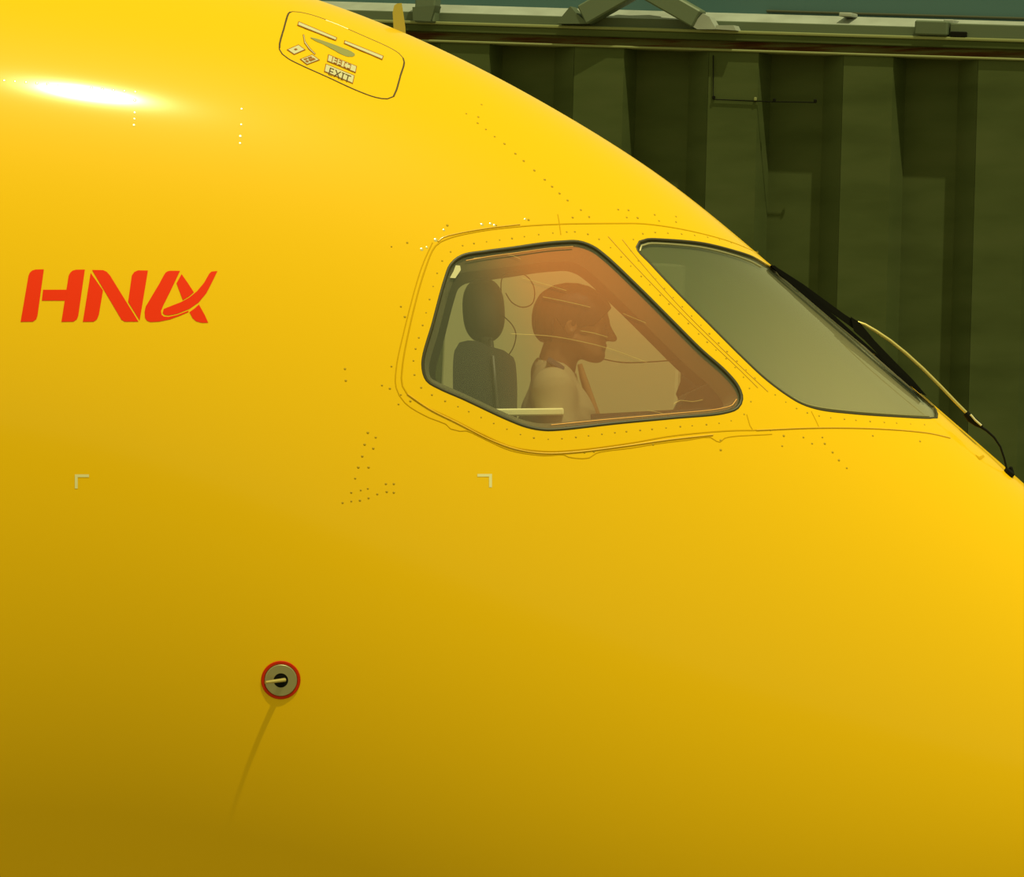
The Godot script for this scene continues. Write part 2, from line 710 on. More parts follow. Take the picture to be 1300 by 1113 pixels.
func materials() -> void:
	var y := mat(lin(0.82, 0.482, 0.0), 0.42, 0.0, 0.2)
	y.clearcoat_enabled = true
	y.clearcoat = 0.35
	y.clearcoat_roughness = 0.09
	M.yellow = y
	var y2 := mat(lin(0.72, 0.40, 0.0), 0.4, 0.0, 0.4)
	y2.clearcoat_enabled = true
	y2.clearcoat = 1.0
	y2.clearcoat_roughness = 0.08
	M.yellow_bead = y2
	M.seam = mat(lin(0.60, 0.33, 0.0), 0.6, 0.0, 0.2)
	M.fastener = mat(lin(0.48, 0.30, 0.012), 0.5, 0.0, 0.3)
	M.fastener_glint = mat(lin(0.85, 0.7, 0.3), 0.2, 0.7)  # brighter copy of the fastener colour, for painted glints
	M.gasket = mat(lin(0.035, 0.028, 0.006), 0.5)
	M.dark_line = mat(lin(0.075, 0.045, 0.008), 0.6)
	M.red = mat(lin(0.80, 0.028, 0.0), 0.45, 0.0, 0.3)
	M.red_dark = mat(lin(0.55, 0.02, 0.0), 0.5, 0.0, 0.3)
	M.label_white = mat(lin(0.58, 0.54, 0.36), 0.6, 0.0, 0.3)
	M.label_brown = mat(lin(0.32, 0.12, 0.02), 0.6, 0.0, 0.2)
	M.print = mat(lin(0.10, 0.06, 0.03), 0.7, 0.0, 0.2)
	M.handle = mat(lin(0.26, 0.25, 0.07), 0.5)
	M.mark = mat(lin(0.72, 0.66, 0.36), 0.6, 0.0, 0.3)
	M.steel = mat(lin(0.42, 0.38, 0.22), 0.38, 0.75)
	M.steel.heightmap_enabled = false
	M.lit_orange = mat(lin(0.60, 0.30, 0.09), 0.5, 0.3)  # orange tone that paints light along the window's edge
	M.pin = mat(lin(0.55, 0.45, 0.16), 0.35, 0.5)
	M.black = mat(lin(0.006, 0.006, 0.004), 0.6, 0.0, 0.2)
	M.rubber = mat(lin(0.005, 0.005, 0.004), 0.8, 0.0, 0.2)
	M.liner = mat(lin(0.055, 0.05, 0.03), 0.8, 0.0, 0.2)
	M.reveal = mat(lin(0.10, 0.09, 0.05), 0.6, 0.0, 0.3)
	# side window: gold metal film, its vertex colours carrying painted reflections
	var film := mat(Color.WHITE, 0.5, 0.8)
	film.vertex_color_use_as_albedo = true
	film.transparency = BaseMaterial3D.TRANSPARENCY_ALPHA
	M.film_gold_reflection = film
	var film2 := mat(Color.WHITE, 0.6, 0.6, 0.25)  # windshield layer: sky reflection is put into its vertex colours
	film2.vertex_color_use_as_albedo = true
	film2.transparency = BaseMaterial3D.TRANSPARENCY_ALPHA
	M.film_grey_reflection = film2
	var glass := mat(Color(0.8, 0.85, 0.7, 0.05), 0.04)
	glass.transparency = BaseMaterial3D.TRANSPARENCY_ALPHA
	M.glass = glass
	var sc := mat(lin(0.5, 0.38, 0.14, 0.5), 0.4, 0.3)  # streak colour standing for lamp reflections on the glass
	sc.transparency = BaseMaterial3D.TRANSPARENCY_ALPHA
	M.lamp_streak = sc
	M.leather = mat(lin(0.018, 0.014, 0.012), 0.6)
	M.plastic = mat(lin(0.03, 0.026, 0.02), 0.5)
	M.panel = mat(lin(0.03, 0.025, 0.02), 0.7)
	M.cream = mat(lin(0.75, 0.70, 0.42), 0.7)
	M.skin = mat(lin(0.15, 0.07, 0.032), 0.55, 0.0, 0.3)
	M.hair = mat(lin(0.012, 0.008, 0.006), 0.6, 0.0, 0.3)
	M.shirt = mat(lin(0.25, 0.22, 0.13), 0.85, 0.0, 0.2)
	M.trousers = mat(lin(0.02, 0.02, 0.03), 0.9)
	M.tie = mat(lin(0.22, 0.11, 0.03), 0.8)
	M.eye = mat(lin(0.5, 0.45, 0.35), 0.3)
	# boarding bridge: olive paint with faint horizontal and blotchy wear
	var w := mat(lin(1, 1, 1), 0.75, 0.0, 0.25)
	var nt := noise(0.012, 3, 512, 5)
	nt.color_ramp = ramp([lin(0.048, 0.062, 0.019), lin(0.061, 0.078, 0.026), lin(0.074, 0.089, 0.033)], [0.15, 0.5, 0.9])
	w.albedo_texture = nt
	w.uv1_triplanar = true
	w.uv1_world_triplanar = true
	w.uv1_scale = Vector3(0.28, 0.9, 0.28)
	M.wall = w
	M.flange = mat(lin(0.20, 0.215, 0.085), 0.6)
	var r := mat(lin(1, 1, 1), 0.85, 0.0, 0.2)
	var rt := noise(0.02, 8, 512, 5)
	rt.color_ramp = ramp([lin(0.11, 0.115, 0.045), lin(0.10, 0.085, 0.03), lin(0.085, 0.035, 0.01), lin(0.05, 0.02, 0.008)], [0.3, 0.48, 0.56, 0.8])
	r.albedo_texture = rt
	r.uv1_triplanar = true
	r.uv1_world_triplanar = true
	r.uv1_scale = Vector3(0.2, 3.2, 1.0)
	M.rust = r
	M.fascia = mat(lin(0.075, 0.10, 0.06), 0.65)
	var rf := mat(lin(1, 1, 1), 0.6)
	var rft := noise(0.02, 12, 256, 4)
	rft.color_ramp = ramp([lin(0.25, 0.27, 0.25), lin(0.31, 0.34, 0.32)], [0.2, 0.7])
	rf.albedo_texture = rft
	rf.uv1_triplanar = true
	rf.uv1_world_triplanar = true
	M.roof = rf
	M.pale_backing = mat(lin(0.30, 0.29, 0.17), 0.6)  # pale colour of the added panel behind the far window
	M.teal = mat(lin(0.045, 0.11, 0.125), 0.5)
	M.brace = mat(lin(0.095, 0.125, 0.08), 0.55)
	M.brace_dark = mat(lin(0.04, 0.045, 0.02), 0.6)
	var c := mat(lin(1, 1, 1), 0.9)
	var ct := noise(0.02, 21, 512, 5)
	ct.color_ramp = ramp([lin(0.17, 0.16, 0.11), lin(0.25, 0.235, 0.16)], [0.2, 0.8])
	c.albedo_texture = ct
	c.uv1_triplanar = true
	c.uv1_world_triplanar = true
	c.uv1_scale = Vector3.ONE * 0.15
	M.concrete = c


# ---------------------------------------------------------------- setting
const GROUND := -4.6


func apron() -> void:
	var mb := MB.new()
	mb.box(Transform3D(Basis(), Vector3(0, GROUND - 0.15, 0)), Vector3(120, 0.3, 90), 0.02)
	var o := MeshInstance3D.new()
	o.name = "ground"
	o.mesh = mb.mesh()
	o.material_override = M.concrete
	o.set_meta("kind", "structure")
	o.set_meta("label", "concrete apron under the airliner and the boarding bridge")
	o.set_meta("category", "ground")
	add_child(o)


const KB := (D + 6.0) / F
const YAW := -0.35
var BT := Transform3D(Basis(Vector3.UP, YAW) * Basis(Vector3.BACK, ROLL), Vector3((650.0 - 650.0) * KB, (556.5 - 33.2) * KB, -6.0))


func bl(px: float, py: float, dz := 0.0) -> Vector2:   # a pixel on the bridge's wall plane (dz nearer), in the bridge's own axes
	var inv := BT.affine_inverse()
	var o := inv * Vector3(0, 0, D)
	var d := inv * at(px, py, 0.0) - o
	var q := o + d * ((dz - o.z) / d.z)
	return Vector2(q.x, q.y)


func slab(x0: float, x1: float, y0: float, y1: float, z0: float, z1: float, m: Material, b: Node3D, called: String, bev := 0.004, label := "") -> void:
	var mb := MB.new()
	mb.box(BT * Transform3D(Basis(), Vector3((x0 + x1) / 2, (y0 + y1) / 2, (z0 + z1) / 2)), Vector3(x1 - x0, y1 - y0, z1 - z0), bev)
	part(called, mb, m, b, label)


func rod(a: Vector3, b: Vector3, w: float, h: float, m: Material, parent: Node3D, called: String, label := "") -> void:   # box beam between two points in bridge axes
	var mb := MB.new()
	var d := (b - a).normalized()
	var s := d.cross(Vector3.BACK).normalized()
	mb.box(BT * Transform3D(Basis(d, s, d.cross(s)), (a + b) / 2), Vector3(a.distance_to(b), w, h), 0.006)
	part(called, mb, m, parent, label)


func bridge() -> void:
	var b := thing("boarding_bridge", "olive green corrugated boarding bridge behind the airliner nose", "boarding bridge", Vector3(0, GROUND, -7.2))
	var dep := 0.115
	var lean := 0.022       # the ribs stand a little nearer plumb than the eave's square
	var th := 0.012
	for i in range(-8, 7):
		var e := []
		for k in 5:
			var foot := bl([898, 961, 977, 1044, 1068.5][k] + 171.0 * i, 150, -dep if k == 2 or k == 3 else 0.0)
			e.append(foot.x + lean * foot.y)
		var prof := PackedVector2Array([Vector2(e[0], 0), Vector2(e[1], 0), Vector2(e[2], -dep), Vector2(e[3], -dep), Vector2(e[4], 0), Vector2(e[4], -th), Vector2(e[3] - 0.004, -dep - th), Vector2(e[2] + 0.004, -dep - th), Vector2(e[1] - 0.004, -th), Vector2(e[0], -th)])
		var mb := MB.new()
		# frame whose xy is the bridge's x and z, pushed along its -y
		var fr := BT * Transform3D(Basis(Vector3.RIGHT, Vector3.BACK, Vector3(lean, -1, 0)), Vector3.ZERO)
		mb.extrude(fr, prof, 23.0 * KB, 3.6)
		part("corrugated_panel", mb, M.wall, b)
	var x0 := -4.6
	var x1 := 3.7
	# eave channel: flanges flush with the ribs, web set back
	slab(x0, x1, -1.0 * KB, 3.0 * KB, -0.3, 0.012, M.flange, b, "top_flange", 0.003)
	slab(x0, x1, -23.5 * KB, -20.5 * KB, -0.3, 0.012, M.flange, b, "bottom_flange", 0.003)
	slab(x0, x1, -21.0 * KB, -9.0 * KB, -0.3, -0.03, M.rust, b, "eave_web", 0.003, "rust streaked web of the eave channel")
	slab(x0, x1, -10.0 * KB, -1.0 * KB, -0.3, 0.006, M.wall, b, "flange_face", 0.003)
	slab(x0, x1, -1.0 * KB, 15.0 * KB, -0.3, -0.02, M.fascia, b, "fascia", 0.003)
	# roof edge leaning back, and the upper wall behind it
	var mb := MB.new()
	var fr := BT * Transform3D(Basis(Vector3.BACK, Vector3.UP, Vector3.LEFT), Vector3.ZERO)
	mb.extrude(fr, PackedVector2Array([Vector2(-0.022, 14.5 * KB), Vector2(-0.13, 27.0 * KB), Vector2(-0.6, 27.0 * KB), Vector2(-0.6, 14.5 * KB)]), -x1, -x0)
	part("roof_edge", mb, M.roof, b, "pale sunlit roof edge")
	slab(x0, x1, 26.0 * KB, 140.0 * KB, -0.6, -0.35, M.teal, b, "upper_wall", 0.01, "teal upper wall")
	slab(bl(940, 20).x, x1, 33.0 * KB, 36.0 * KB, -0.36, -0.33, M.brace_dark, b, "trim_rail", 0.003)
	slab(x0, x1, -3.6, -3.55, -2.4, 0.0, M.wall, b, "underframe", 0.01)
	slab(x0, x1, 0.0, 0.05, -2.4, -0.5, M.roof, b, "roof_deck", 0.01)
	slab(x0, x1, -3.6, 0.0, -2.45, -2.4, M.wall, b, "rear_wall", 0.01)
	for lx in [-3.4, 2.6]:
		mb = MB.new()
		var foot := BT * Vector3(lx, -3.6, -1.2)
		mb.tube([Vector3(foot.x, GROUND, foot.z), foot], 0.22, 20)
		part("support_column", mb, M.wall, b)
	# roof braces with their feet
	var pt := func(px, py, z): var q := bl(px, py, z); return Vector3(q.x, q.y, z)
	rod(pt.call(742, 20, 0.02), pt.call(845, -39, 0.02), 0.085, 0.08, M.brace, b, "brace")
	rod(pt.call(888, 25, 0.02), pt.call(790, -31, 0.02), 0.076, 0.08, M.brace, b, "brace")
	rod(pt.call(542, 29, 0.0), pt.call(545, -30, 0.0), 0.088, 0.07, M.brace, b, "brace")
	for f in [[[711, 31], [729, 9], [736, 17], [752, 31]], [[882, 33.5], [897, 18], [905, 22], [914, 38], [890, 38]], [[530, 27], [529, 10], [558, 8], [552, 28]], [[913, 38], [914, 33], [936, 33], [939, 39.5]]]:
		var g := PackedVector2Array()
		for p in f:
			g.append(bl(p[0], p[1]))
		mb = MB.new()
		mb.extrude(BT, g, -0.02, 0.05)
		part("brace_foot", mb, M.fascia if f.size() == 4 and f[0][0] < 900 else M.roof, b)
	# small fittings along the eave
	var q := bl(1162, 46); var q2 := bl(1205, 27)
	slab(q.x, q2.x, q.y + 0.005, q2.y, -0.12, 0.02, M.fascia, b, "junction_box", 0.006)
	q = bl(1205, 51); q2 = bl(1420, 33)
	slab(q.x, q2.x, q.y + 0.01, bl(1300, 32).y, -0.12, 0.0, M.fascia, b, "cover_plate", 0.004)
	q = bl(1207, 47); q2 = bl(1228, 40.5)
	slab(q.x, q2.x, q.y, q2.y, -0.05, 0.012, M.black, b, "slot", 0.003, "black slot in the cover plate")
	q = bl(1062, 20); q2 = bl(1078, 15.5)
	slab(q.x, q2.x, q.y, q2.y, -0.12, -0.03, M.roof, b, "clip", 0.003)
	q = bl(1195, 29); q2 = bl(1208, 24)
	slab(q.x, q2.x, q.y, q2.y, -0.12, -0.03, M.roof, b, "clip", 0.003)
	# pale panel added to brighten the view through the flight deck's far window
	q = bl(545, 900); q2 = bl(872, 336)
	slab(q.x, q2.x, q.y, q2.y, 0.0, 0.05, M.pale_backing, b, "bright_backing", 0.01, "added pale panel brightening the far window")
	slab(q2.x - 0.12, q2.x - 0.09, (q.y + q2.y) / 2 - 0.1, (q.y + q2.y) / 2 + 0.1, 0.05, 0.1, M.brace_dark, b, "backing_handle", 0.006)
	# thin wire frame fixed to the wall under the eave
	var wire := MB.new()
	var wp := []
	for p in [[905.5, 70], [905.5, 98], [905.5, 126], [940, 127.5], [976, 129], [1010, 129.5], [1036, 130]]:
		var back := 0.006
		var c := bl(p[0], p[1], back)
		wp.append(BT * Vector3(c.x, c.y, back))
	wire.tube(wp, 0.0022, 8)
	part("conduit", wire, M.black, b)
	for p in [[906, 125], [959, 127], [983, 128.5], [1035, 129.5]]:
		var back := 0.006
		var c := bl(p[0], p[1], back)
		mb = MB.new()
		mb.box(BT * Transform3D(Basis(), Vector3(c.x, c.y + 0.004, back)), Vector3(0.011, 0.014, 0.009), 0.002)
		part("conduit_clamp", mb, M.black if p[0] != 959 else M.flange, b)


# ---------------------------------------------------------------- airliner
var side_win: PackedVector2Array
var wind_win: PackedVector2Array


func outlines() -> void:
	side_win = curve([[537.2, 462], [551, 408], [565.5, 355], [573, 336], [587, 325], [617, 319.5], [649, 315.3], [690, 309.4], [712.3, 307.4], [734, 307], [752, 313], [768, 324.5], [811.4, 365.5], [853.9, 408], [890, 444], [921, 471.5], [937, 491], [941.3, 506], [936, 517], [919, 523.2], [853.9, 529.6], [783, 536.2], [712.3, 544], [691, 544.6], [669, 540.7], [641.5, 530], [588.5, 505.3], [557, 491.4], [542.5, 482]], true, 5.0)
	wind_win = curve([[809, 314], [812.5, 307], [822, 304.2], [844, 304.6], [892, 309], [932, 318.5], [956, 326.5], [973, 336.5], [981, 340.5], [1060, 405.5], [1120, 458.5], [1172, 504.5], [1187, 519], [1189, 529.5], [1180, 530], [1140, 528], [1084, 524], [1040, 518.6], [1018, 511.5], [1000, 501], [972, 480], [940, 450], [900, 410], [860, 370], [828, 336]], true, 5.0)


func fuselage() -> void:
	outlines()
	var holes := [uvhole(side_win), uvhole(wind_win)]
	var mb := MB.new()
	shell(mb, (-1400 - 650) * K1, (1812 - 650) * K1, 15 * K1, 0.0, holes)
	part("fuselage_skin", mb, M.yellow, plane)
	# lining of the flight deck with its own smaller openings, and the reveals that join them
	var inner := [shifted(side_win, -13.0, true), shifted(wind_win, -7.0, true)]
	for i in 2:
		var best := PackedVector2Array()
		for p in Geometry2D.offset_polygon(side_win if i == 0 else wind_win, -13.0 if i == 0 else -5.0, Geometry2D.JOIN_ROUND):
			if p.size() > best.size():
				best = p
		inner[i] = best
	mb = MB.new()
	shell(mb, (440 - 650) * K1, (1290 - 650) * K1, 15 * K1, -0.06, [uvhole(inner[0]), uvhole(inner[1])])
	part("flight_deck_lining", mb, M.liner, plane)
	mb = MB.new()
	for i in 2:
		var o: PackedVector2Array = side_win if i == 0 else wind_win
		var inn: PackedVector2Array = inner[i]
		for k in o.size():
			var k2 := (k + 1) % o.size()
			var c := [on(o[k].x, o[k].y, -0.002), on(o[k2].x, o[k2].y, -0.002)]
			for kk in [k2, k]:
				var best := inn[0]
				for p in inn:
					if p.distance_squared_to(o[kk]) < best.distance_squared_to(o[kk]):
						best = p
				c.append(on(best.x, best.y, -0.06))
			var mid := surf(o[k].x, o[k].y)
			for f in [Vector3.ONE, Vector3(1, 1, -1)]:
				var ctr: Vector3 = (surf(720, 440) if i == 0 else surf(1000, 430)) * f
				mb.quad(c[0] * f, c[1] * f, c[2] * f, c[3] * f, ctr - mid * f)
	part("window_reveal", mb, M.reveal, plane)
	# bulkheads that close the flight deck fore and aft
	for bx in [-1390, 440, 1290]:
		mb = MB.new()
		var x: float = (bx - 650) * K1
		var ring := []
		for k in 41:
			var v := -1.0 + 2.0 * k / 40.0
			var q := skin(x, v, dims(x)) + skin_n(x, v) * -0.06
			q.z = maxf(q.z, 0.0)
			ring.append(q)
		for k in 40:
			for f in [Vector3.ONE, Vector3(1, 1, -1)]:
				mb.flat(Vector3(x, ev(mid_s, x), 0), ring[k] * f, ring[k + 1] * f, Vector3(1 if bx < 650 else -1, 0, 0))
		part("bulkhead", mb, M.liner, plane)


func windows() -> void:
	for i in 2:
		var o: PackedVector2Array = side_win if i == 0 else wind_win
		for far in [false, true]:
			var w := holder("side_window" if i == 0 else "windshield", plane)
			if not far:
				w.set_meta("label", "side window with gold brown film and painted reflections" if i == 0 else "grey green windshield pane with painted sky reflection")
			for layer in [["reflection_film", -0.012, M.film_gold_reflection if i == 0 else M.film_grey_reflection], ["pane", -0.005, M.glass]]:
				if far and layer[0] == "reflection_film":
					continue
				var mb := MB.new()
				pane(mb, uvhole(o), layer[1])
				if layer[0] == "reflection_film":
					paint_reflections(mb, i)
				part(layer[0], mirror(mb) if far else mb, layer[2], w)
			var g := MB.new()
			bead(g, shifted(o, 0.6, true), 5.0 if i == 0 else 4.2, 0.004, true, -0.002)
			part("gasket", mirror(g) if far else g, M.gasket, w)
			if i == 0 and not far:
				for edge in [[[592, 330], [620, 325], [655, 320.2], [700, 314], [728, 312]], [[700, 539], [760, 533], [854, 524.5], [915, 518], [931, 513], [936, 506]]]:
					var gb := MB.new()
					bead(gb, curve(edge, false), 1.5, 0.0015, false, -0.0045)
					part("lit_edge", gb, M.lit_orange, w)  # paints the light caught by the gasket's inner edge
			if i == 1 and not far:
				# bright retaining strip along the top and the foot of the windshield glass
				var st := MB.new()
				var edge := curve([[813, 318], [815, 311], [824, 308.2], [844, 308.4], [892, 313], [930, 322], [954, 330.5], [968, 338]], false)
				bead(st, edge, 3.2, 0.003, false, -0.004)
				part("retaining_strip", st, M.steel, w)
				st = MB.new()
				edge = curve([[1008, 504], [1020, 510.5], [1040, 516], [1084, 521.3], [1140, 525.3], [1180, 527.2]], false)
				bead(st, edge, 2.6, 0.003, false, -0.004)
				part("retaining_strip", st, M.steel, w)


# painted reflections: side film grey to orange, windshield dark olive to tan
func paint_reflections(mb: MB, i: int) -> void:
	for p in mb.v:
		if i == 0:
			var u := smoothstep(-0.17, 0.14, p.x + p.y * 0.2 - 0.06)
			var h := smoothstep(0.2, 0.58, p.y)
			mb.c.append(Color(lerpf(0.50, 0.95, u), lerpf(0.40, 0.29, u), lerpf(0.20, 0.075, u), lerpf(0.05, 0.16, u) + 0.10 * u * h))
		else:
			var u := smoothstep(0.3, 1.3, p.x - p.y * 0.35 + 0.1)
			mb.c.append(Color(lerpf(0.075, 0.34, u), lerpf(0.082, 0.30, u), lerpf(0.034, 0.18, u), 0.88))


func mirror(mb: MB) -> MB:
	var o := MB.new()
	var f := Vector3(1, 1, -1)
	for i in range(0, mb.v.size(), 3):
		o.tri(mb.v[i] * f, mb.v[i + 1] * f, mb.v[i + 2] * f, mb.n[i] * f, mb.n[i + 1] * f, mb.n[i + 2] * f)
	return o


func line(pts: Array, w: float, m: Material, parent: Node3D, called: String, h := 0.0008, closed := false) -> void:
	var mb := MB.new()
	bead(mb, curve(pts, closed, 8.0), w, h, closed)
	part(called, mb, m, parent)


func markings() -> void:
	# seams and raised doubler edges round the windows
	line([[962, 321], [931, 308], [903, 299.5], [861, 290], [817, 284], [783, 283.5], [709, 284.5], [659, 287.5], [606, 294], [567, 303.5], [553, 312], [539, 344], [521, 411], [510.6, 468], [511, 490], [525, 507], [571, 530], [617, 553], [648.6, 566.5], [691, 572.6], [733.5, 570.8], [801, 562], [854, 553], [924, 546.7], [960, 546]], 2.0, M.seam, plane, "seam", 0.0006)
	line([[549, 308], [535, 340], [513, 420], [503, 468], [503, 492], [514, 511], [545, 530], [566, 538], [572, 544], [584, 547], [592, 546.5], [617, 558], [648, 571.5], [691, 578], [716, 577], [722, 580], [748, 581], [757, 575], [801, 568.5], [838, 562.5], [872, 558.5], [902, 555], [910, 560], [914, 561], [920, 556], [980, 551]], 1.5, M.seam, plane, "seam", 0.0006)
	line([[517, 500], [545, 519], [580, 536.5], [622, 558], [655, 570], [690, 575.3], [730, 573.8], [790, 566.5], [850, 558], [905, 552]], 2.4, M.yellow_bead, plane, "doubler_edge", 0.0028)
	line([[556, 306.5], [562, 301.5], [580, 296.5], [620, 289.5], [660, 284.8]], 2.2, M.yellow_bead, plane, "doubler_edge", 0.002)
	line([[960, 546], [1040, 543], [1120, 544.5], [1180, 550], [1206, 556]], 2.2, M.yellow_bead, plane, "doubler_edge", 0.0025)
	line([[708, 272], [709.5, 280], [712, 298]], 1.2, M.seam, plane, "seam", 0.0004)
	line([[948, 526], [952, 540], [956, 546]], 1.2, M.seam, plane, "seam", 0.0004)
	line([[1030, 522], [1036, 534], [1040, 543]], 1.0, M.seam, plane, "seam", 0.0004)
	# faint pillar lines between the two windows
	line([[772, 300], [800, 331], [850, 383], [900, 432], [940, 470], [962, 492]], 1.4, M.yellow_bead, plane, "pillar_edge", 0.0012)
	line([[790, 304], [816, 336], [862, 388], [910, 436], [950, 474], [975, 497]], 1.4, M.yellow_bead, plane, "pillar_edge", 0.0012)
	# corner marks of the sensor area
	for c in [[[95, 602], [113, 602], [113, 605.6], [98.6, 605.6], [98.6, 620], [95, 620]], [[606, 601.5], [624.5, 601.5], [624.5, 618.5], [620.8, 618.5], [620.8, 605], [606, 605]]]:
		var mb := MB.new()
		patch(mb, poly(c), 0.0008, 12.0)
		part("corner_mark", mb, M.mark, plane)
	# the airline's letters
	var letters := holder("lettering", plane)
	letters.set_meta("label", "red slanted letters HNA with a swoosh")
	var s := 3.824
	var H := [[[100, 415], [138, 192], [144, 177], [156, 166], [172, 161], [213, 160], [182, 385], [176, 402], [160, 414]],
		[[298, 415], [333, 192], [340, 177], [352, 167], [368, 162], [412, 161], [380, 385], [373, 402], [357, 414]],
		[[209, 259], [329, 259], [320, 312], [203, 312]]]
	var N := [[[402, 415], [440, 178], [500, 262], [480, 380], [471, 402], [455, 414]],
		[[447, 163], [500, 164], [518, 172], [534, 190], [672, 414], [606, 414], [590, 405]],
		[[640, 190], [652, 173], [670, 165], [718, 166], [678, 408], [622, 318]]]
	var A := [[[685, 238], [560, 237], [530, 243], [505, 258], [485, 285], [420, 405], [250, 690], [236, 755], [240, 830], [265, 870], [310, 888], [420, 882], [560, 853], [690, 805], [790, 762], [795, 742], [650, 798], [540, 822], [480, 818], [450, 795], [444, 745], [470, 680], [560, 500]],
		[[705, 280], [790, 400], [860, 510], [800, 562], [720, 610], [640, 395]],
		[[478, 722], [560, 688], [700, 634], [800, 578], [900, 497], [990, 390], [1055, 275], [1085, 247], [1160, 240], [1090, 385], [1020, 520], [920, 640], [800, 722], [650, 782], [540, 803], [490, 797], [465, 770]],
		[[805, 762], [870, 715], [925, 665], [1000, 800], [1043, 897], [960, 897], [890, 878], [845, 840]]]
	for set in [[H, 0.0, 300.0, s], [N, 0.0, 300.0, s], [A, 160.0, 320.0, 10.0]]:
		var mb := MB.new()
		for q in set[0]:
			patch(mb, poly(pxs(q, set[1], set[2], set[3])), 0.001, 12.0)
		part("letter", mb, M.red, letters)


